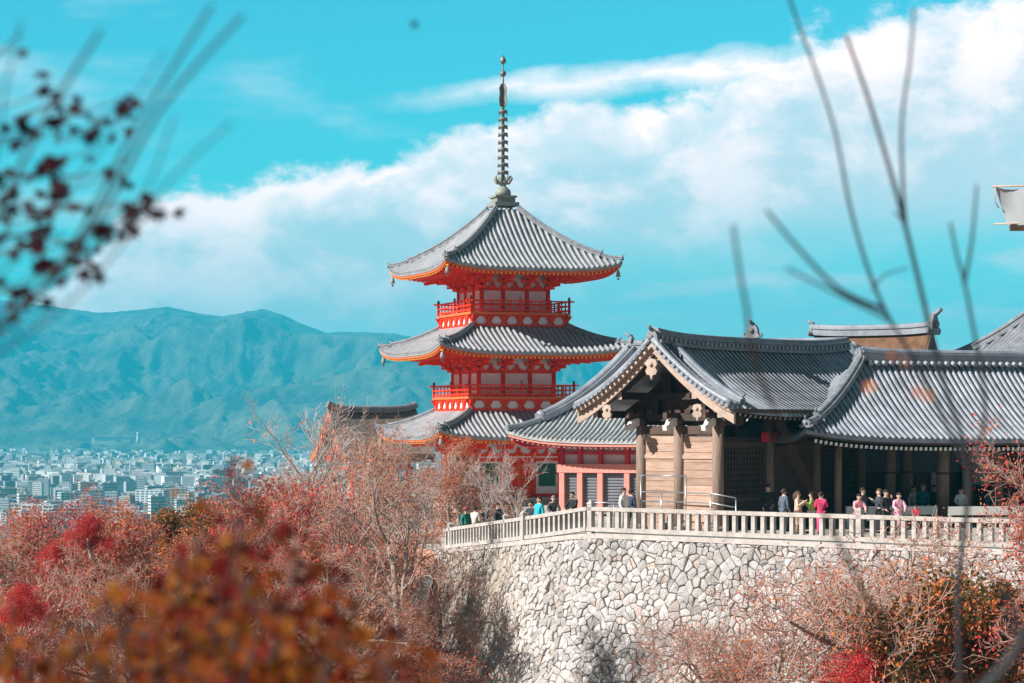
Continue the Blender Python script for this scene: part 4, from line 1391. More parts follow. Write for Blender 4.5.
# ------------------------------------------------------------------ city on the plain
def city():
    rc = random.Random(5)
    M['cw'] = mat('city_white_wall', (.66, .66, .65), .8, .12, .05)
    M['cg'] = mat('city_grey_wall', (.42, .45, .47), .8, .2, .05)
    M['cb'] = mat('city_beige_wall', (.6, .52, .44), .8, .2, .05)
    M['cd'] = mat('city_dark_glass', (.1, .15, .18), .3, .3, .05)
    M['cr'] = mat('city_roof', (.3, .3, .32), .8, .3, .05)
    def proto(kind, wallm):
        """unit block: floors of windows, parapet, stair head; or a small pitched house"""
        parts = {}
        if kind == 'house':
            a = MB(); a.box((0, 0, .3), (1, .8, .6)); 
            r = MB(); r.prism([(-.58, .58), (.58, .58), (.5, .66), (0, 1.0), (-.5, .66)], -.46, .46, lambda p, q, w: Vector((p, w, q)))
            w = MB()
            for x in (-.28, .05, .3): w.box((x, -.4, .35), (.16, .03, .22))
        else:
            nf = {'slab': 6, 'tower': 10, 'block': 4}[kind]
            a = MB(); a.box((0, 0, .5), (1, .7, 1)); a.box((0, 0, 1.015), (1.02, .72, .03))
            r = MB(); r.box((.2, .05, 1.07), (.3, .3, .09)); r.box((-.25, 0, 1.05), (.16, .2, .05))
            w = MB()
            for k in range(nf):
                z = (k + .55) / nf
                for q in range(6):
                    w.box((-.41 + q * .164, -.352, z), (.11, .02, .5 / nf))
                for q in range(3):
                    for s_ in (-1, 1): w.box((s_ * .502, -.22 + q * .22, z), (.02, .14, .5 / nf))
        return a.mesh('wall', wallm), r.mesh('roof', M['cr']), w.mesh('window_band', M['cd'])
    protos = {}
    for k in ('slab', 'tower', 'block', 'house'):
        for c in ('cw', 'cg', 'cb', 'cd'):
            protos[k, c] = proto(k, M[c])
    names = dict(cw='white', cg='grey', cb='beige')
    def place(px, Yd, w, dp, h, kind, c, label, group, rz, detail=True):
        X = (px - 512) / F * Yd
        a, r, wi = protos[kind, c]
        o = bpy.data.objects.new('city_building' if kind != 'house' else 'city_house', a)
        link(o); o.location = (X, Yd, -58.3); o.scale = (w, dp, h); o.rotation_euler = (0, 0, rz)
        tag(o, label, 'building', group)
        for nm, me in (('roof', r), ('window_band', wi)):
            q = bpy.data.objects.new(nm, me); link(q, o)
        return o
    near = [  # column, distance, width, height, kind, colour, label
        (16, 1620, 28, 15, 'slab', 'cd', 'broad dark teal block at the far left, nearest in the city'),
        (28, 1540, 10, 11, 'tower', 'cw', 'narrow white building before the broad dark teal block'),
        (52, 1640, 13, 11, 'block', 'cw', 'white block just right of the broad dark teal block'),
        (60, 1720, 17, 9, 'block', 'cw', 'low white block behind the white block by the dark teal one'),
        (88, 2000, 15, 19, 'tower', 'cw', 'tall white tower above the red maple crowns at far left'),
        (108, 2150, 14, 15, 'slab', 'cb', 'beige slab between the white tower and the rust crowns'),
        (72, 2050, 20, 10, 'slab', 'cd', 'dark teal slab behind the white tower at far left'),
        (222, 2300, 18, 24, 'tower', 'cd', 'dark blue tower behind the blurred red leaf tips'),
        (205, 2250, 15, 17, 'block', 'cw', 'white block left of the dark blue tower'),
        (150, 2500, 22, 12, 'slab', 'cw', 'long white slab above the middle of the rust crowns'),
        (35, 2300, 16, 18, 'tower', 'cb', 'beige tower left of the tall white tower'),
        (8, 2450, 18, 14, 'block', 'cw', 'white block cut by the left picture edge'),
    ]
    for px, Yd, w, h, k, c, lab in near: place(px, Yd, w, w * .8, h, k, c, lab, None, rc.uniform(.1, .5))
    n = 0
    while n < 285:
        py = 468 + 62 * rc.random() ** .85
        Yd = 62.3 * F / (py - HZ)
        px = rc.uniform(-25, 345)
        if px > 230 and py > 492: continue
        if py > 518 and px > 160: continue
        kind = rc.choices(['slab', 'tower', 'block', 'house'], [3, 1.6, 3, 3])[0]
        c = rc.choices(['cw', 'cg', 'cb'], [4.5, 2.6, 1.6])[0]
        w = {'slab': rc.uniform(13, 26), 'tower': rc.uniform(7, 12), 'block': rc.uniform(8, 15), 'house': rc.uniform(8, 12)}[kind]
        h = {'slab': rc.uniform(8, 14), 'tower': rc.uniform(13, 22), 'block': rc.uniform(6, 11), 'house': rc.uniform(5, 8)}[kind]
        kn = dict(slab='slab building', tower='tower block', block='low block', house='pitched-roof house')[kind]
        place(px, Yd, w, w * rc.uniform(.5, .9), h, kind, c, f'{names[c]} {kn} among many on the distant city plain', f'{names[c]} {kn}s of the distant city', rc.uniform(-.3, .6))
        n += 1
    mb = MB()
    for _ in range(11000):
        py = 452 + 44 * rc.random() ** 1.15
        Yd = 62.3 * F / (py - HZ)
        px = rc.uniform(-260, 640)
        X = (px - 512) / F * Yd
        w = rc.uniform(6, 17); h = rc.choice([4, 5, 5, 6, 7, 8, 10, 14]) * (1.0 if Yd > 4500 else 1.3)
        mb.box((X, Yd, -58 + h / 2), (w, w * rc.uniform(.5, .9), h), rc.choices([0, 1, 2, 3], [4, 2.4, 1.6, 2])[0], rc.uniform(-.4, .6))
        if rc.random() < .4: mb.box((X, Yd, -58 + h + .8), (w * .4, w * .3, 1.6), 1)
    tag(mb.build('far_city', [M['cw'], M['cg'], M['cb'], M['cr']]), 'far mass of small pale buildings spread over the plain', 'city', kind='stuff')
    mb = MB()                 # tree belts in the town
    for _ in range(900):
        py = 453 + 40 * rc.random()
        Yd = 62.3 * F / (py - HZ)
        X = (rc.uniform(-60, 640) - 512) / F * Yd
        r = rc.uniform(6, 14)
        for k in range(3):
            mb.ball((X + rc.uniform(-r, r), Yd + rc.uniform(-r, r), -57 + r * .3), r * rc.uniform(.5, .9), 6, 4, 0, .8)
    tag(mb.build('town_tree_belt', M['forest']), 'dark tree belts between the distant buildings', 'trees', kind='stuff')
    # white villa on the spur
    o = thing('hillside_building', 'long white building on the mountain spur above the city', 'building', P(104, 441, 6150), R(14))
    o.scale = (.8, .8, .8)
    mb = MB(); mb.box((0, 0, 0), (70, 16, 22)); mb.box((60, 4, 4), (42, 14, 15)); mb.build('wall', M['cw'], o)
    mb = MB(); mb.box((0, 0, 12), (74, 20, 2.5)); mb.box((60, 4, 12.6), (46, 17, 2)); mb.build('roof', M['cr'], o)
    o = thing('hillside_tower', 'slim pale tower on the mountain spur above the city', 'tower', P(138, 437, 6200), 0)
    mb = MB(); mb.lathe([(5, -16), (4, 0), (3.5, 7), (4.5, 8), (4.5, 10), (1, 13)], (0, 0, 0), 10); mb.build('shaft', M['cw'], o)
city()

# ------------------------------------------------------------------ people
SKIN = mat('skin', (.6, .38, .29), .55, .1, 6)
CL = {}
def cloth(c):
    if c not in CL: CL[c] = mat('cloth', c, .85, .25, 9, .2, 40)
    return CL[c]
def skin_mesh(name, verts, edges, radii, root, mats, sub=2):
    me = bpy.data.meshes.new(name)
    me.from_pydata([tuple(v) for v in verts], edges, [])
    o = bpy.data.objects.new(name, me); link(o)
    md = o.modifiers.new('skin', 'SKIN')
    lay = me.skin_vertices[0].data
    for i, r in enumerate(radii):
        lay[i].radius = r if isinstance(r, tuple) else (r, r)
        lay[i].use_root = (i == root)
    md.use_smooth_shade = True
    sb = o.modifiers.new('sub', 'SUBSURF'); sb.levels = sub; sb.render_levels = sub
    dg = bpy.context.evaluated_depsgraph_get()
    res = bpy.data.meshes.new_from_object(o.evaluated_get(dg))
    res.name = name
    bpy.data.objects.remove(o)
    res.materials.clear()
    for m in (mats if isinstance(mats, list) else [mats]): res.materials.append(m)
    for p in res.polygons: p.use_smooth = True; p.material_index = 0
    return res
def person(px, Y, zf, h, yaw, coat, legs, hair, pose, label, hairstyle='short', long_coat=False, group=None, hat=None):
    k = h / 1.72
    p = P(px, 430, Y)
    root = thing('person', label, 'person', (p.x, p.y, zf), yaw, group)
    lean = {'lean': .16, 'bend': .5}.get(pose, 0.0)
    def J(x, y, z):                               # bend the upper body forward (towards local -y) about the hips
        if z > .95:
            a = lean * 1.1
            dz = z - .95
            return Vector((x, y - math.sin(a) * dz, .95 + math.cos(a) * dz - (0 if not lean else 0))) * k
        return Vector((x, y, z)) * k
    arms = {
        'stand': [((.2, 0, 1.4), (.25, .03, 1.12), (.24, -.08, .88))] * 2,
        'phone': [((.2, 0, 1.4), (.25, -.06, 1.14), (.09, -.3, 1.34))] * 2,
        'lean': [((.2, 0, 1.4), (.26, -.16, 1.17), (.16, -.38, 1.06))] * 2,
        'bend': [((.2, 0, 1.4), (.24, -.2, 1.2), (.18, -.35, 1.0))] * 2,
        'hip': [((.2, 0, 1.4), (.36, .06, 1.16), (.17, -.06, .98)), ((.2, 0, 1.4), (.25, .03, 1.12), (.24, -.08, .88))],
        'one_up': [((.2, 0, 1.4), (.29, -.1, 1.18), (.12, -.2, 1.47)), ((.2, 0, 1.4), (.25, -.02, 1.12), (.2, -.2, 1.0))],
    }[pose if pose != 'sit' else 'lean']
    if pose == 'sit':
        legj = [(.1, 0, .9), (.13, -.42, .86), (.13, -.45, .45), (.13, -.58, .42)]
    else:
        legj = [(.1, 0, .88), (.11, -.02, .48), (.11, .02, .09), (.12, -.16, .04)]
    V_, E_, R_ = [], [], []
    def add(v, r, par):
        V_.append(v); R_.append(r if isinstance(r, tuple) else r * k)
        if par is not None: E_.append((par, len(V_) - 1))
        return len(V_) - 1
    pel = add(J(0, 0, .95), .13, None); sp = add(J(0, 0, 1.14), .12, pel); ch = add(J(0, 0, 1.34), .14, sp)
    nk = add(J(0, .0, 1.49), .055, ch); hd = add(J(0, -.015, 1.57), .085, nk); hm = add(J(0, -.015, 1.645), .098, hd); add(J(0, 0, 1.715), .055, hm)
    hands = []
    for s_, ar in ((1, arms[0]), (-1, arms[1])):
        a = add(J(s_ * .17, 0, 1.41), .068, ch)
        b = add(J(s_ * ar[1][0], ar[1][1], ar[1][2]), .046, a)
        c = add(J(s_ * ar[2][0], ar[2][1], ar[2][2]), .032, b)
        dv = (V_[c] - V_[b]).normalized()
        e = add(V_[c] + dv * (.08 * k), .034, c)
        hands.append((V_[e], dv, s_))
    for s_ in (1, -1):
        q = pel
        for j, r in zip(legj, (.095, .062, .042, .038)):
            q = add(J(s_ * j[0], j[1], j[2]), r, q)
    me = skin_mesh('body', V_, E_, R_, 0, SKIN)
    # fingers and face are joined into the body mesh
    mb = MB()
    for pv, dv, s_ in hands:
        sd = dv.cross(Vector((0, 0, 1)) if abs(dv.z) < .9 else Vector((0, 1, 0))).normalized()
        dn = dv.cross(sd)
        for q, ln in zip((-1.5, -.5, .5, 1.5), (.07, .085, .08, .06)):
            b0 = pv + sd * (q * .018 * k)
            mb.tube([b0, b0 + dv * (ln * .55 * k), b0 + dv * (ln * .9 * k) + dn * (.02 * k)], [.009, .008, .006], 5)
        b0 = pv - dv * (.03 * k)
        mb.tube([b0, b0 + sd * (.04 * k) + dv * (.02 * k), b0 + sd * (.05 * k) + dv * (.055 * k)], [.011, .01, .007], 5)
    f = J(0, -.11, 1.63)
    mb.tube([f + Vector((0, .02, .03)), f + Vector((0, -.015, -.01)), f + Vector((0, .01, -.018))], [.008, .016, .01], 6)
    for s_ in (-1, 1):
        mb.ball(f + Vector((s_ * .034, .008, .02)) * k, .011 * k, 6, 4, 1)
        mb.ball(J(s_ * .096, 0, 1.625), .025 * k, 6, 4, 0, 1.4)
    mb.box(f + Vector((0, .005, -.055)), (.045, .012, .01), 2)
    ov = len(me.vertices)
    v0 = [tuple(v.co) for v in me.vertices]; f0 = [list(q.vertices) for q in me.polygons]
    al = MB(); al.add(v0, f0, 0, True); al.add(mb.v, mb.f, 0, True); al.m[len(f0):] = mb.m
    o = al.build('body', [SKIN, cloth((.03, .02, .02)), cloth((.45, .15, .13))], root)
    # jacket
    V_, E_, R_ = [], [], []
    lowz = .62 if long_coat else .86
    a0 = add(J(0, 0, lowz), .19 if long_coat else .165, None); a1 = add(J(0, 0, 1.12), .155, a0); a2 = add(J(0, 0, 1.33), .165, a1); add(J(0, 0, 1.47), .08, a2)
    if long_coat: add(J(0, 0, .34), .2, a0)
    for s_, ar in ((1, arms[0]), (-1, arms[1])):
        a = add(J(s_ * .18, 0, 1.4), .085, a2)
        b = add(J(s_ * ar[1][0], ar[1][1], ar[1][2]), .064, a)
        add(J(s_ * ar[2][0], ar[2][1], ar[2][2]), .052, b)
    link(bpy.data.objects.new('jacket', skin_mesh('jacket', V_, E_, R_, 0, cloth(coat))), root)
    # trousers and shoes
    V_, E_, R_ = [], [], []
    a0 = add(J(0, 0, .97), .15, None)
    for s_ in (1, -1):
        q = a0
        for j, r in zip(legj[:3], (.105, .078, .062)): q = add(J(s_ * j[0], j[1], j[2]), r, q)
    link(bpy.data.objects.new('trousers', skin_mesh('trousers', V_, E_, R_, 0, cloth(legs))), root)
    for s_ in (1, -1):
        mb = MB()
        j, t = legj[2], legj[3]
        mb.tube([J(s_ * j[0], j[1] + .06, t[2] + .02), J(s_ * j[0], j[1] - .04, t[2] + .02), J(s_ * t[0], t[1] - .06, t[2])], [.045, .055, .035], 8)
        mb.build('shoe', cloth((.04, .035, .035)), root)
    mb = MB()
    hc = J(0, .012, 1.66)
    hs = Vector((1, 1.12, 1.1))
    def hp(r, th, ph): return hc + Vector((r * math.sin(th) * math.cos(ph), r * math.sin(th) * math.sin(ph) * 1.1, r * math.cos(th) * 1.08)) * k
    rows = []
    for i in range(7):
        row = []
        for j in range(15):
            ph = 2 * math.pi * j / 14
            back = .5 + .5 * math.sin(ph)
            thm = 1.15 + 1.0 * back
            th = .02 + (thm - .02) * i / 6
            row.append(hp(.114, th, ph))
        rows.append(row)
    mb.grid(rows, 0, True)
    if hairstyle == 'long':
        mb.tube([hc + Vector((0, .06, .03)) * k, hc + Vector((0, .11, -.12)) * k, hc + Vector((0, .12, -.32)) * k], [.09, .1, .05], 10)
    elif hairstyle == 'bun':
        mb.ball(hc + Vector((0, .11, .05)) * k, .06 * k, 8, 6)
    mb.build('hair', cloth(hair), root)
    if hat:
        mb = MB(); mb.lathe([(.19, .02), (.19, .035), (.12, .05), (.115, .12), (.07, .155), (.005, .16)], hc + Vector((0, -.015, -.0)) * k, 14); mb.build('hat', cloth(hat), root)
    return root
BK, NAVY, GREY = (.018, .018, .022), (.03, .045, .09), (.12, .13, .15)
DJ = (.04, .05, .08)
PI = math.pi
ppl = [
 # px, Y, floor, height, yaw, coat, legs, hair, pose, label, hairstyle, long
 (466, 112.0, -1.2, 1.66, .6, (.02, .22, .17), DJ, (.1, .02, .02), 'stand', 'person in dark green jacket and reddish cap near the low end of the fence', 'short', False, None, (.25, .05, .06)),
 (475, 112.6, -1.2, 1.7, 2.6, (.66, .6, .52), GREY, (.03, .02, .02), 'one_up', 'person in cream coat with raised arm beside the dark green jacket', 'short', False),
 (487, 111.5, -1.05, 1.72, -1.2, BK, BK, (.02, .015, .015), 'phone', 'person in black coat left of the pair by the grey balusters', 'short', False),
 (498, 110.0, -1.0, 1.76, 1.0, (.05, .055, .06), BK, (.02, .015, .015), 'stand', 'person in charcoal coat right of the pair by the grey balusters', 'short', True),
 (532, 104.0, -.62, 1.62, -.5, (.035, .045, .06), DJ, (.02, .015, .015), 'lean', 'person in dark navy coat half hidden behind the teal jacket', 'short', False),
 (539, 102.5, -.55, 1.78, -.9, (.02, .42, .5), BK, (.02, .015, .015), 'stand', 'person in bright teal jacket looking over the fence', 'short', False),
 (553, 101.5, -.35, 1.66, .2, (.06, .055, .055), BK, (.25, .22, .2), 'lean', 'grey-haired person in dark jacket right of the teal jacket', 'short', False),
 (574, 98.6, -.12, 1.66, -.7, BK, NAVY, (.03, .02, .02), 'lean', 'person in black jacket leaning on the rail left of the corner post', 'short', False),
 (624, 98.5, 0, 1.7, .9, (.78, .77, .75), (.4, .38, .36), (.03, .02, .02), 'stand', 'person in white shirt before the slatted shutters', 'short', False),
 (631, 99.2, 0, 1.62, 2.4, NAVY, BK, (.03, .02, .02), 'stand', 'person in navy jacket behind the white shirt', 'short', False),
 (768, 99.0, 0, 1.82, .3, BK, BK, (.015, .012, .012), 'hip', 'tall person all in black before the lattice screen', 'short', False),
 (784, 97.5, 0, 1.68, 2.2, (.09, .115, .16), GREY, (.04, .03, .03), 'stand', 'person in slate blue coat between black figure and beige coat', 'short', True),
 (798, 95.5, 0, 1.64, 1.2, (.62, .47, .36), (.3, .2, .14), (.1, .05, .03), 'phone', 'long-haired woman in beige coat holding something up', 'long', True),
 (811.5, 95.8, 0, 1.6, -1.9, (.5, .62, .16), (.6, .6, .55), (.03, .02, .02), 'phone', 'person in lime green jacket beside the hot pink kimono', 'bun', False),
 (821, 95.0, 0, 1.62, 2.9, (.9, .06, .2), (.75, .08, .2), (.06, .03, .02), 'phone', 'woman in hot pink kimono seen from behind', 'bun', True),
 (858, 93.5, 0, 1.6, .3, (.9, .34, .38), (.8, .3, .34), (.02, .015, .015), 'lean', 'woman in salmon pink kimono behind the fence post', 'bun', True),
 (863, 97.0, 0, 1.74, 1.0, (.07, .07, .085), BK, (.02, .015, .015), 'stand', 'person in dark coat standing behind the salmon pink kimono', 'short', False),
 (879, 96.0, 0, 1.72, -1.4, (.05, .06, .08), BK, (.1, .06, .04), 'phone', 'brown-haired person in dark blue coat facing the man in black', 'short', False),
 (886, 94.5, 0, 1.72, .6, BK, BK, (.02, .015, .015), 'one_up', 'man in black jacket with a hand at his face', 'short', False),
 (898, 94.5, 0, 1.62, .2, (.82, .4, .5), (.7, .35, .42), (.03, .02, .02), 'lean', 'woman in rose pink kimono right of the man in black', 'bun', True),
 (918, 98.0, 0, 1.1, -.6, (.5, .03, .06), BK, (.02, .015, .015), 'bend', 'child in red jacket bending over the low white barrier', 'short', False),
 (914, 104.2, 0, 1.66, .4, (.6, .58, .58), GREY, (.03, .02, .02), 'stand', 'person in pale grey top inside the corridor', 'short', False),
 (923, 103.6, 0, 1.74, -.4, (.01, .2, .22), BK, (.35, .2, .12), 'stand', 'person in dark teal coat inside the corridor', 'long', True),
 (934, 105.0, 0, 1.66, .2, (.04, .045, .06), BK, (.02, .015, .015), 'stand', 'person in dark coat right of the dark teal coat in the corridor', 'short', False),
 (961, 102.4, 0, 1.62, -.2, (.6, .66, .7), GREY, (.03, .02, .02), 'lean', 'person in pale blue-grey jacket leaning on the right white barrier', 'short', False),
 (985, 103.4, 0, 1.6, .5, (.03, .09, .09), BK, (.02, .015, .015), 'bend', 'person in dark green coat bending behind the right white barrier', 'short', False),
]
for a in ppl:
    person(*a[:10], hairstyle=a[10], long_coat=a[11], hat=a[13] if len(a) > 13 else None)
# ------------------------------------------------------------------ trees
M['bark_grey'] = mat('tree_bark', (.32, .27, .24), .9, .35, 6, .4, 20)
M['twig'] = mat('twig_bark', (.47, .31, .255), .9, .35, 3)
M['twig_pale'] = mat('pale_twig_bark', (.56, .47, .44), .9, .3, 3)
def leafmat(nm, a, b, tr=.35): return mat(nm, a, .75, .3, 1.3, col2=b, detail=3, trans=tr, spec=.12)
LEAF = dict(
    rust=leafmat('rust_leaf', (.76, .27, .11), (.52, .16, .08)),
    salmon=leafmat('salmon_leaf', (.72, .17, .11), (.5, .1, .08)),
    red=leafmat('red_leaf', (.75, .03, .05), (.45, .02, .04)),
    orange=leafmat('orange_leaf', (.7, .25, .05), (.45, .12, .04)),
    olive=leafmat('olive_leaf', (.12, .12, .04), (.07, .075, .03)),
    blurorange=leafmat('orange_maple_leaf', (.34, .082, .01), (.14, .028, .008), .42),  # this and the next darkened, shade of backlit foliage put into the colour
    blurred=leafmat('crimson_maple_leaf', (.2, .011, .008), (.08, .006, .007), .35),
    plum=leafmat('shaded_plum_leaf', (.026, .004, .01), (.014, .003, .008), .04),  # near-black red, the shade of backlit leaves put into the colour
)
def rot_about(v, ax, an): return Matrix.Rotation(an, 3, ax) @ v
def grow(rt, base, direction, length, rad, levels, nk, spread, up, wood, twig, tips, twig_r=.012, lvl=0, shrink=.62, wob=.18):
    segs = 5 if lvl < 2 else (4 if lvl < levels - 1 else 3)
    pts, rs = [Vector(base)], [rad]
    wf = 1.0 if lvl < 3 else .55
    dv = Vector(direction).normalized()
    for i in range(segs):
        dv = (dv + Vector((rt.gauss(0, wob * wf), rt.gauss(0, wob * wf), rt.gauss(0, wob * wf) + up))).normalized()
        pts.append(pts[-1] + dv * (length / segs))
        rs.append(max(twig_r, rad * (1 - .6 * (i + 1) / segs)))
    last = lvl >= levels - 1
    tgt = twig if lvl >= 3 or (levels < 5 and lvl >= levels - 2) else wood
    tgt.tube(pts, rs, 7 if lvl == 0 else (5 if lvl < 3 else 3), 0, True, lvl == 0)
    if last:
        tips.append((pts[-1], dv)); tips.append((pts[1], dv))
        return
    n = nk[lvl]
    for j in range(n):
        f = (.28 if lvl else .35) + (.72 if lvl else .65) * (j + rt.random() * .7) / n
        f = min(.999, f)
        x = f * segs; k = min(segs - 1, int(x)); p = pts[k].lerp(pts[k + 1], x - k)
        ax = dv.cross(Vector((rt.gauss(0, 1), rt.gauss(0, 1), rt.gauss(0, 1)))).normalized()
        tv = (pts[k + 1] - pts[k]).normalized()
        nd = rot_about(tv, ax, rt.uniform(.55, 1.15) * spread)
        grow(rt, p, nd, length * shrink * rt.uniform(.75, 1.2) * (1.0 - .25 * f if lvl else 1), max(twig_r, rs[k] * .62), levels, nk, spread, up, wood, twig, tips, twig_r, lvl + 1, shrink, wob)
def leaf_quads(rt, mb, tips, per, size, jit, mis, prob=1.0):
    for p, dv in tips:
        if rt.random() > prob: continue
        mi = rt.choice(mis)
        for _ in range(per):
            c = p + Vector((rt.gauss(0, jit), rt.gauss(0, jit), rt.gauss(0, jit)))
            a = Vector((rt.gauss(0, 1), rt.gauss(0, 1), rt.gauss(0, 1))).normalized()
            b = a.cross(Vector((rt.gauss(0, 1), rt.gauss(0, 1), rt.gauss(0, 1)))).normalized()
            s = size * rt.uniform(.6, 1.3)
            mb.add([c - a * s * .6, c + b * s * .42, c + a * s * .6, c - b * s * .42], [(0, 1, 2, 3)], mi)
UNIT, PT, SEED = {}, {}, {}
def tree_proto(seed, kind):
    """returns meshes trunk, twigs, leaves of a tree about 6 m tall (unit scale)"""
    rt = random.Random(seed)
    wood, twig, lf, tips = MB(), MB(), MB(), []
    if kind == 'bare':
        grow(rt, (0, 0, -.4), (rt.uniform(-.15, .15), 0, 1), 3.1, .13, 6, [7, 5, 5, 4, 4], 1.05, .07, wood, twig, tips, .0046, shrink=.66)
        leaf_quads(rt, lf, tips, 1, .045, .06, [0, 0, 1, 2], .35)
        mats = [LEAF['rust'], LEAF['orange'], LEAF['salmon']]
    elif kind == 'sprawl':
        grow(rt, (0, 0, -.4), (rt.uniform(-.2, .2), 0, 1), 2.3, .13, 6, [7, 6, 5, 4, 3], 1.25, .045, wood, twig, tips, .0046, shrink=.7, wob=.2)
        leaf_quads(rt, lf, tips, 2, .042, .08, [0, 0, 1, 2], .4)
        mats = [LEAF['rust'], LEAF['salmon'], LEAF['orange']]
    elif kind == 'rust':
        grow(rt, (0, 0, -.4), (rt.uniform(-.15, .15), 0, 1), 2.7, .19, 6, [7, 6, 5, 5, 4], 1.05, .06, wood, twig, tips, .0046, shrink=.66)
        leaf_quads(rt, lf, tips, 2, .045, .1, [0, 0, 1, 2], .75)
        mats = [LEAF['rust'], LEAF['salmon'], LEAF['orange']]
    elif kind == 'salmon':
        grow(rt, (0, 0, -.4), (rt.uniform(-.15, .15), 0, 1), 2.6, .19, 6, [7, 6, 5, 5, 4], 1.05, .05, wood, twig, tips, .0046, shrink=.66)
        leaf_quads(rt, lf, tips, 2, .045, .1, [0, 0, 0, 1, 2], .75)
        mats = [LEAF['salmon'], LEAF['red'], LEAF['rust']]
    elif kind == 'red':
        grow(rt, (0, 0, -.3), (0, 0, 1), 1.7, .12, 6, [6, 5, 5, 5, 3], 1.0, .05, wood, twig, tips, .0046, shrink=.66)
        leaf_quads(rt, lf, tips, 7, .058, .17, [0, 0, 0, 1, 1], .6)
        mats = [LEAF['red'], LEAF['salmon']]
    elif kind == 'thin':
        grow(rt, (0, 0, -.4), (0, 0, 1), 2.6, .09, 5, [8, 5, 4, 4], .8, .12, wood, twig, tips, .0046, shrink=.6)
        leaf_quads(rt, lf, tips, 1, .08, .05, [0], .03)
        mats = [LEAF['rust']]
    elif kind == 'olive':
        grow(rt, (0, 0, -.3), (0, 0, 1), 1.6, .1, 6, [6, 5, 5, 5, 3], 1.05, .06, wood, twig, tips, .0046, shrink=.66)
        leaf_quads(rt, lf, tips, 7, .058, .14, [0, 0, 0, 1, 2], 1.0)
        mats = [LEAF['olive'], LEAF['orange'], LEAF['rust']]
    zs = sorted(v[2] for v in twig.v)
    UNIT[seed] = zs[int(len(zs) * .985)]
    return wood.mesh('trunk', M['bark_grey']), twig.mesh('twig_crown', M['twig_pale'] if kind == 'thin' else M['twig']), (lf.mesh('foliage', mats) if lf.f else None)
for k, seeds in dict(bare=(1, 2, 3), rust=(4, 5), salmon=(6, 7), red=(8,), thin=(9, 10), sprawl=(12, 13), olive=(11,)).items():
    for i, s in enumerate(seeds): PT[k, i] = tree_proto(s, k); SEED[k, i] = s
def tree(kind, i, loc, sc, rz, label, name='maple_tree', cat='tree', group=None, sz=1.0):
    tr, tw, lf = PT[kind, i]
    o = thing(name, label, cat, loc, rz, group)
    o.scale = (sc, sc, sc * sz)
    for nm, me in (('trunk', tr), ('twig_crown', tw), ('foliage', lf)):
        if me is not None: link(bpy.data.objects.new(nm, me), o)
    return o
def tree_px(kind, i, px, top, Y, base=None, hgt=None, rz=0.0, label='', name='maple_tree', cat='tree', sz=1.0):
    """tree whose crown top shows at row top"""
    X = (px - 512) / F * Y
    zt = CZ - (top - HZ) / F * Y
    unit = UNIT[SEED[kind, i]]
    zb = H(X, Y) if base is None else base
    h = zt - zb
    if hgt: zb = zt - hgt; h = hgt
    return tree(kind, i, (X, Y, zb), h / unit / sz, rz, label, name, cat, sz=sz)
tree_px('bare', 0, 402, 447, 87, rz=3.0, sz=1.3, label='large bare maple with rust-tinted twig crown left of the stone wall')
tree_px('rust', 0, 335, 458, 104, hgt=8, rz=1.0, label='rust-coloured maple left of the large bare maple, below the far bark roof')
tree_px('rust', 1, 440, 446, 118, hgt=6.5, rz=2.1, label='orange-tinged maple in front of the pagoda ground floor')
tree_px('bare', 1, 345, 470, 108, hgt=7, rz=3.3, label='grey-twigged maple behind the large bare maple')
tree_px('salmon', 0, 278, 484, 100, hgt=7.5, rz=.2, label='salmon-red maple right of the dark blurred red leaf tips')
tree_px('bare', 2, 222, 496, 108, hgt=7.5, rz=1.7, label='sparse brown maple with dark evergreen bits behind it')
tree_px('salmon', 1, 165, 508, 104, hgt=7, rz=2.6, label='salmon-red maple below the white city slab')
tree_px('salmon', 0, 100, 512, 99, hgt=7, rz=4.0, label='maple with bright scarlet top at the centre left')
tree_px('rust', 0, 50, 528, 95, hgt=7, rz=5.1, label='rust maple below the beige tower near the left edge')
tree_px('rust', 1, 135, 516, 102, hgt=7, rz=.6, label='rust maple between the scarlet top and the dark evergreen')
tree_px('bare', 0, 5, 540, 92, hgt=7, rz=2.9, label='grey-brown bare maple cut by the left picture edge')
tree_px('salmon', 1, 30, 575, 80, hgt=6, rz=.9, label='pinkish maple low at the left edge above the orange blur')
tree_px('bare', 1, 120, 560, 82, hgt=6.5, rz=1.9, label='bare grey maple just above the orange blur, left part')
tree_px('rust', 1, 200, 545, 84, hgt=6.5, rz=4.4, label='rust maple partly hidden by the orange blur')
tree_px('salmon', 0, 285, 530, 86, hgt=6.5, rz=3.6, label='salmon maple right behind the tips of the orange blur')
tree_px('bare', 2, 350, 545, 80, hgt=6, rz=.3, label='bare maple right of the orange blur, lower slope')
tree_px('rust', 0, 385, 610, 80, hgt=4.0, rz=2.3, label='low rust maple right of the orange blur at the picture bottom')
tree_px('thin', 0, 517, 449, 108, base=-1.0, rz=.5, label='slim pale bare tree behind the fence before the pagoda door', name='bare_tree')
tree_px('thin', 1, 487, 456, 112, base=-1.3, rz=1.5, label='slim pale bare tree over the group in black coats', name='bare_tree')
tree_px('thin', 0, 463, 452, 116, base=-1.5, rz=2.9, label='slim pale bare tree left of the group in black coats', name='bare_tree')
tree_px('thin', 1, 420, 470, 113, base=-1.8, rz=4.0, label='slim pale bare tree at the low end of the fence', name='bare_tree')
tree_px('thin', 0, 300, 400, 135, hgt=9, rz=4.1, label='dry bare tree against the mountain left of the far bark roof', name='bare_tree')
tree_px('sprawl', 0, 838, 530, 79, hgt=6.0, rz=.7, label='large bare maple spreading over the wall right of centre')
tree_px('sprawl', 1, 728, 612, 80, hgt=4.5, rz=.2, label='low sprawling bare maple at the wall foot left of the large spreading one')
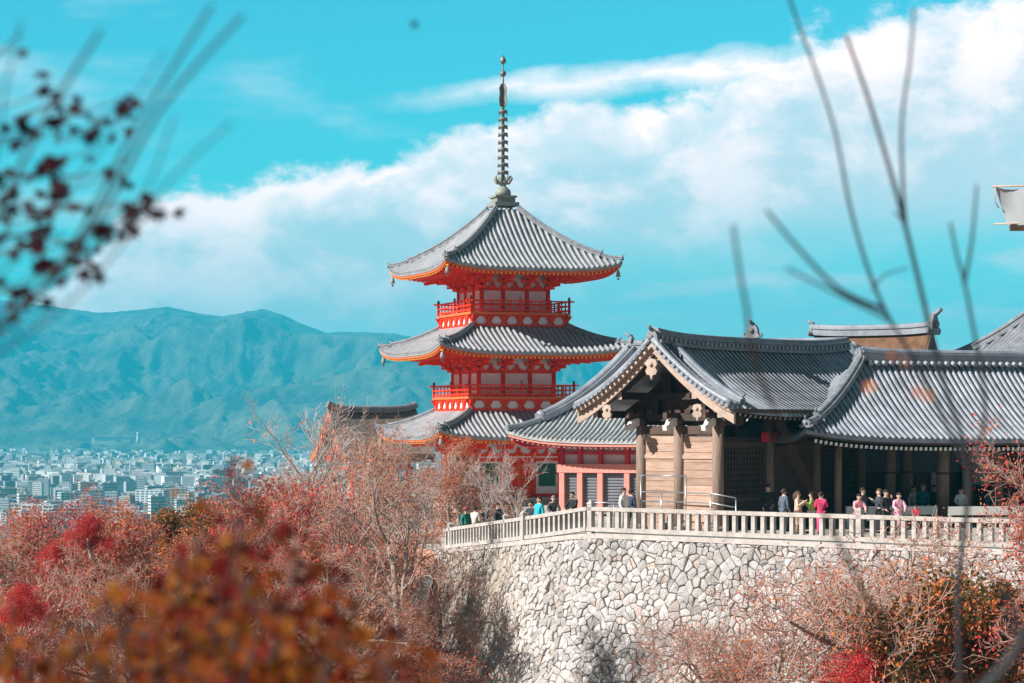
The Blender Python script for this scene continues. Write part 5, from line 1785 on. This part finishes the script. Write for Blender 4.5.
tree_px('sprawl', 1, 912, 556, 82, hgt=6.5, rz=5.2, label='thin bare maple with dark trunk left of the olive bush')
tree_px('sprawl', 0, 775, 590, 77, hgt=5, rz=2.4, label='sparse bare maple low on the wall between its two neighbours')
tree_px('red', 0, 866, 658, 74, hgt=2.3, rz=.7, label='bright scarlet maple bush at the bottom right', cat='bush')
tree_px('olive', 0, 955, 590, 76, hgt=4.2, rz=.4, label='olive and orange bush at the lower right', name='mixed_bush', cat='bush')
tree_px('rust', 0, 1005, 590, 80, hgt=5, rz=3.0, label='rust maple behind the olive bush at the right')
tree_px('salmon', 1, 1112, 458, 74, hgt=8, rz=2.2, label='coral-red maple cut by the right picture edge')
tree_px('olive', 0, 232, 508, 102, hgt=3.5, rz=2.0, label='small dark evergreen between the rust crowns', name='evergreen', cat='tree')
tree_px('olive', 0, 196, 512, 103, hgt=3.2, rz=3.7, label='small dark evergreen left of the blurred red tips', name='evergreen', cat='tree')
tree_px('red', 0, 92, 518, 96, hgt=1.5, rz=1.2, label='scarlet maple top glowing among the pink crowns', cat='tree')
tree_px('red', 0, 62, 545, 93, hgt=1.2, rz=2.2, label='small scarlet maple left of the glowing scarlet top', cat='tree')
tree_px('red', 0, 20, 588, 78, hgt=1.3, rz=4.2, label='scarlet maple bush at the lower left edge', cat='bush')
tree_px('thin', 1, 348, 410, 150, hgt=9, rz=.9, label='bare tree standing before the weathered bark roof left of the pagoda', name='bare_tree')
tree_px('bare', 2, 368, 428, 140, hgt=8, rz=2.2, label='bare brown maple just right of the orange gable before the pagoda eaves')
tree_px('bare', 2, 432, 548, 91, hgt=5.5, rz=1.1, sz=1.3, label='small bare maple leaning over the left end of the stone wall')
def dry_mound():
    rt = random.Random(3)
    o = thing('dry_bush', 'rounded dry brown bush at the foot of the large bare maple', 'bush', P(440, 690, 84))
    mb = MB()
    for _ in range(2600):
        a, r = rt.uniform(0, 2 * PI), math.sqrt(rt.random())
        b = Vector((1.7 * r * math.cos(a), 1.2 * r * math.sin(a), 1.3 * (1 - r * r) - .3))
        dv = Vector((.5 * math.cos(a), .5 * math.sin(a), .5)) + Vector((rt.gauss(0, .4), rt.gauss(0, .4), rt.gauss(0, .3)))
        mb.tube([b - dv * .25, b + dv * .3], [.012, .006], 3, 0, True, False)
    mb.build('twig_crown', M['twig'], o)
    mb = MB()
    for k in range(9):
        a = k * .7
        mb.tube([(0, 0, -.8), (.5 * math.cos(a), .4 * math.sin(a), .1), (1.1 * math.cos(a), .8 * math.sin(a), .5)], [.05, .03, .012], 5)
    mb.build('stem', M['bark_grey'], o)
    lf = MB()
    leaf_quads(rt, lf, [(Vector((1.6 * rt.gauss(0, .5), 1.1 * rt.gauss(0, .5), rt.uniform(.1, 1.1))), None) for _ in range(500)], 2, .09, .2, [0, 0, 1], 1)
    lf.build('foliage', [LEAF['rust'], LEAF['salmon']], o)
dry_mound()

# ------------------------------------------------------------------ near branches, out of focus
def maple_leaf(mb, c, nrm, tip, s, mi):
    n = nrm.normalized(); a = (tip - n * tip.dot(n)).normalized(); b = n.cross(a)
    ang = [0, 28, 52, 80, 108, 138, 180, 222, 252, 280, 308, 332]
    rad = [1, .42, .86, .36, .66, .3, .25, .3, .66, .36, .86, .42]
    vs = [c] + [c + (a * math.cos(R(t)) + b * math.sin(R(t))) * (r * s) + n * (-.12 * s * r * r) for t, r in zip(ang, rad)]
    mb.add(vs, [(0, k, k % 12 + 1) for k in range(1, 13)], mi)
def rnd_leaf(rt, mb, c, s, mi):
    maple_leaf(mb, c, Vector((rt.gauss(0, .7), -1 + rt.gauss(0, .6), .6 + rt.gauss(0, .6))), Vector((rt.gauss(0, .6), rt.gauss(0, .6), -1)), s, mi)
def shoot(pts): return [P(*p) for p in pts]
def bez(pts, n=10):
    """smooth polyline through the points"""
    out_ = []
    for i in range(len(pts) - 1):
        p0, p1, p2, p3 = pts[max(i - 1, 0)], pts[i], pts[i + 1], pts[min(i + 2, len(pts) - 1)]
        for k in range(n):
            t = k / n
            out_.append(.5 * ((2 * p1) + (p2 - p0) * t + (2 * p0 - 5 * p1 + 4 * p2 - p3) * t * t + (3 * p1 - p0 - 3 * p2 + p3) * t ** 3))
    out_.append(pts[-1])
    return out_
def near_orange():
    rt = random.Random(12)
    root = thing('maple_tree', 'blurred orange and crimson maple close to the lens at the lower left', 'tree', (-.9, 6.0, -11))
    off = Vector((-.9, 6.0, -11))
    wd, tw, lf = MB(), MB(), MB()
    hub = P(150, 1000, 6.0)
    wd.tube(bez([Vector((0, 0, 0)), Vector((.1, .1, 4)), Vector((-.05, 0, 9)), hub - off], 6), [.14 - .0045 * i for i in range(19)], 8)
    tips = [(238, 478, 6.2), (300, 545, 5.4), (345, 610, 6.4), (180, 560, 5.0), (120, 600, 5.8), (45, 632, 5.0), (392, 668, 6.0), (215, 590, 6.8), (270, 600, 4.6), (10, 600, 6.4), (90, 640, 4.6), (330, 655, 5.0), (160, 630, 6.0), (235, 640, 5.2), (60, 680, 5.6), (300, 690, 5.8), (200, 530, 5.8), (268, 525, 6.0), (360, 600, 5.2), (400, 640, 5.0), (330, 580, 6.6), (420, 690, 5.6), (150, 590, 6.6), (20, 650, 6.0), (240, 520, 5.0)]
    for px, py, Y in tips:
        Y *= .78
        mid = P(px * .6 + 150 * .4 + rt.uniform(-25, 25), (py + 1000) / 2, (Y + 6) / 2)
        path = bez([hub, mid, P(px, py, Y)], 12)
        path = [p - off for p in path]
        tw.tube(path, [.014 - .00048 * i for i in range(len(path))], 5)
        n = len(path)
        for i in range(5, n):
            f = i / (n - 1)
            for _ in range(21 if f < .7 else (9 if f < .9 else 3)):
                sp_ = .12 * (1.25 - f)
                c = path[i] + Vector((rt.gauss(0, sp_), rt.gauss(0, .15), rt.gauss(0, sp_) - .02))
                rr = rt.random()
                hi = f > .8 and py < 560
                mi = 1 if (rr < (.6 if hi else .16)) else (2 if rr > .75 else 0)
                rnd_leaf(rt, lf, c, rt.uniform(.017, .031), mi)
                if rt.random() < .4: tw.tube([path[i], path[i].lerp(c, .5) + Vector((0, 0, .01)), c], .0016, 3, 0, True, False)
    wd.build('trunk', M['bark_grey'], root)
    tw.build('twig_crown', mat('dark_twig', (.09, .055, .05), .8, .3, 8), root)
    lf.build('foliage', [LEAF['blurorange'], LEAF['blurred'], leafmat('ochre_maple_leaf', (.36, .13, .012), (.17, .05, .009), .42)], root)  # ochre leaves hold the same painted shade
near_orange()
def near_plum():
    rt = random.Random(31)
    off = Vector((-2.6, 5.2, -11))
    root = thing('maple_tree', 'blurred dark plum maple spray against the sky at the upper left', 'tree', off)
    wd, tw, lf = MB(), MB(), MB()
    hub = P(-330, 330, 5.2)
    wd.tube(bez([Vector((0, 0, 0)), Vector((.1, 0, 6)), Vector((0, 0, 13)), hub - off + Vector((-.05, 0, 0)), hub - off + Vector((.0, .0, .9))], 6), .09, 8)
    limbs = [[(-330, 330, 5.2), (-120, 260, 5.1), (40, 210, 5.0), (165, 205, 5.0)], [(-330, 300, 5.2), (-100, 180, 5.3), (30, 130, 5.2), (135, 95, 5.2)],
             [(-330, 330, 5.2), (-120, 300, 5.0), (10, 290, 4.8), (60, 262, 4.8)], [(-330, 280, 5.2), (-100, 130, 5.0), (-10, 60, 4.9), (22, 30, 4.9)], [(-330, 345, 5.2), (-120, 350, 5.2), (0, 335, 5.1), (22, 318, 5.1)],
             [(-100, 180, 5.3), (20, 175, 5.3), (90, 175, 5.3), (128, 158, 5.3)], [(-120, 260, 5.1), (20, 235, 5.1), (80, 250, 5.1), (108, 240, 5.1)]]
    for lb in limbs:
        path = [p - off for p in bez(shoot(lb), 9)]
        tw.tube(path, [max(.0015, .006 - .00022 * i) for i in range(len(path))], 5)
    spots = [(15, 48, 1), (44, 92, 2), (48, 105, 2), (26, 135, 3), (20, 125, 2), (50, 168, 6), (58, 190, 5), (12, 198, 3), (45, 215, 4), (8, 210, 2), (28, 245, 4), (36, 240, 3), (52, 270, 4), (8, 288, 3), (15, 318, 2), (100, 128, 2), (96, 124, 2), (130, 105, 3), (122, 118, 2), (120, 172, 2), (140, 206, 3), (130, 215, 2), (148, 196, 2), (165, 214, 1), (105, 228, 3), (82, 258, 3), (100, 266, 2), (70, 242, 2), (68, 100, 1), (85, 108, 1), (60, 130, 1), (30, 300, 1), (136, 232, 1), (5, 170, 2), (35, 178, 1), (90, 150, 1), (72, 205, 2), (5, 245, 2)]
    for px, py, n in spots:
        b = P(px, py, rt.uniform(4.9, 5.4)) - off
        for _ in range(n * 2):
            c = b + Vector((rt.gauss(0, .014), rt.gauss(0, .04), rt.gauss(0, .014)))
            rnd_leaf(rt, lf, c, rt.uniform(.02, .034), rt.choice([0, 0, 0, 1]))
        # leaf stalk back towards the limbs
        tw.tube([b, b + Vector((-.03, .01, -.01)), b + Vector((-.09, .02, -.03))], .0018, 3, 0, True, False)
    wd.build('trunk', M['bark_grey'], root)
    tw.build('twig_crown', M['plum_twig'], root)
    lf.build('foliage', [LEAF['plum'], leafmat('shaded_red_leaf', (.05, .004, .008), (.025, .003, .008), .05)], root)  # both leaf colours carry the backlit shade
M['plum_twig'] = mat('plum_twig_bark', (.05, .035, .04), .8, .3, 8)
near_plum()
def near_shoots(name, label, off, trunk_to, lines, rad, m):
    root = thing(name, label, 'branch' if name.endswith('branch') else 'tree', off)
    tw, wd = MB(), MB()
    wd.tube([Vector((0, 0, 0)), (trunk_to - off) * .5 + Vector((.06, 0, 0)), trunk_to - off], [.07, .05, .03], 8)
    for ln in lines:
        r = rad
        if isinstance(ln[0], (int, float)): r, ln = ln[0], ln[1:]
        path = [p - off for p in bez(shoot(ln), 7)]
        tw.tube(path, [r * (1 - .45 * i / len(path)) for i in range(len(path))], 6)
    wd.build('trunk', M['bark_grey'], root)
    tw.build('twig_crown', m, root)
    return root, tw
M['shoot'] = mat('young_shoot_bark', (.012, .016, .02), .7, .3, 10)
Y1 = 3.5
hub1 = P(-150, 440, Y1)
near_shoots('bare_tree', 'very blurred bare shoots rising over the plum maple spray at the upper left', Vector((hub1.x - .1, Y1, -11)), hub1,
   [[(-150, 440, Y1), (40, 290, Y1), (140, 120, Y1), (212, 5, Y1)], [(-150, 440, Y1), (60, 270, Y1), (160, 110, Y1), (243, 15, Y1)], [(-150, 440, Y1), (-20, 240, Y1), (50, 110, Y1), (101, 30, Y1)],
    [.0024, (-150, 440, Y1), (80, 260, Y1), (140, 200, Y1), (175, 115, Y1)], [.0024, (-150, 440, Y1), (60, 310, Y1), (170, 180, Y1), (232, 122, Y1)], [.002, (-150, 440, Y1), (30, 240, Y1), (120, 120, Y1), (165, 50, Y1)], [.0024, (-150, 440, Y1), (-20, 200, Y1), (5, 90, Y1), (22, 20, Y1)]],
   .0046, M['shoot'])
Y2 = 6.0
hub2 = P(966, 760, Y2)
near_shoots('bare_tree', 'blurred bare shoots rising through the right half of the picture', Vector((hub2.x, Y2, -11)), hub2,
   [[.008, (966, 760, Y2), (958, 600, Y2), (968, 470, Y2), (940, 370, Y2), (905, 225, Y2), (872, 110, Y2), (846, 35, Y2)],
    [.0052, (906, 230, Y2), (903, 190, Y2), (902, 120, Y2), (910, 60, Y2), (914, 8, Y2)],
    [.0055, (968, 470, Y2), (925, 380, Y2), (880, 300, Y2), (852, 215, Y2), (832, 120, Y2), (790, 0, Y2), (770, -60, Y2)],
    [.0055, (885, 310, Y2 - .7), (840, 290, Y2 - .9), (800, 250, Y2 - 1.1), (766, 210, Y2 - 1.2)],
    [.004, (890, 320, Y2 - .7), (850, 300, Y2 - 1.0), (786, 268, Y2 - 1.3)],
    [.0055, (968, 470, Y2), (985, 410, Y2), (968, 300, Y2), (957, 255, Y2), (950, 222, Y2)],
    [.005, (964, 285, Y2), (972, 240, Y2), (977, 185, Y2)],
    [.003, (872, 290, Y2), (885, 275, Y2), (908, 268, Y2)], [.003, (905, 225, Y2), (898, 215, Y2), (893, 212, Y2)],
    [.0055, (966, 760, Y2), (890, 640, Y2 - .6), (770, 400, Y2 - 1.1), (745, 300, Y2 - 1.4), (733, 225, Y2 - 1.4)]],
   .006, M['shoot'])
Y3 = 3.6
hub3 = P(1090, 560, Y3)
near_shoots('maple_branch', 'dark blurred trunk slanting across the lower right corner', Vector((hub3.x + .4, Y3, -11)), P(960, 720, Y3),
   [[.013, (940, 730, Y3), (985, 690, Y3), (1020, 645, Y3), (1060, 560, Y3), (1090, 400, Y3)], [.006, (1020, 645, Y3), (1008, 600, Y3), (996, 575, Y3)]], .01, M['shoot'])
def stray_leaves():
    """a few leaves left on the near shoots"""
    rt = random.Random(4)
    root = thing('maple_twig', 'blurred twig with a few brown leaves hanging before the corridor roof', 'twig', P(905, 380, 4.1))
    off = P(905, 380, 4.1)
    tw = MB(); tw.tube([P(942, 375, 4.2) - off, P(915, 372, 4.1) - off, P(890, 388, 4.1) - off, P(868, 392, 4.1) - off], .0018, 4)
    tw.build('stem', M['shoot'], root)
    lf = MB()
    for px, py, n in ((892, 352, 2), (905, 362, 2), (864, 392, 1), (925, 392, 2)):
        for _ in range(n):
            c = P(px, py, 4.1) - off + Vector((rt.gauss(0, .008), rt.gauss(0, .02), rt.gauss(0, .008)))
            rnd_leaf(rt, lf, c, rt.uniform(.012, .02), 0)
    lf.build('foliage', [LEAF['orange']], root)
    root = thing('falling_leaf', 'single blurred dark leaf adrift in the sky above the spire', 'leaf', P(414, 23, 5))
    lf = MB(); maple_leaf(lf, Vector((0, 0, 0)), Vector((.3, -1, .4)), Vector((.4, 0, -1)), .016, 0); lf.build('blade', [LEAF['plum']], root)
stray_leaves()

# ------------------------------------------------------------------ air between here and the mountains
def haze():
    mb = MB(); mb.box((0, 5400, 249.5), (8800, 11200, 621))
    m = bpy.data.materials.new('haze'); m.use_nodes = True
    n = m.node_tree; n.nodes.clear()
    v = n.nodes.new('ShaderNodeVolumePrincipled')
    v.inputs['Color'].default_value = (.03, .72, 1.0, 1)
    v.inputs['Density'].default_value = HAZE
    v.inputs['Anisotropy'].default_value = .0
    o = n.nodes.new('ShaderNodeOutputMaterial')
    n.links.new(v.outputs[0], o.inputs['Volume'])
    ob = mb.build('haze', m)
    tag(ob, None, None, kind='stuff')
HAZE = 1.45e-4
haze()
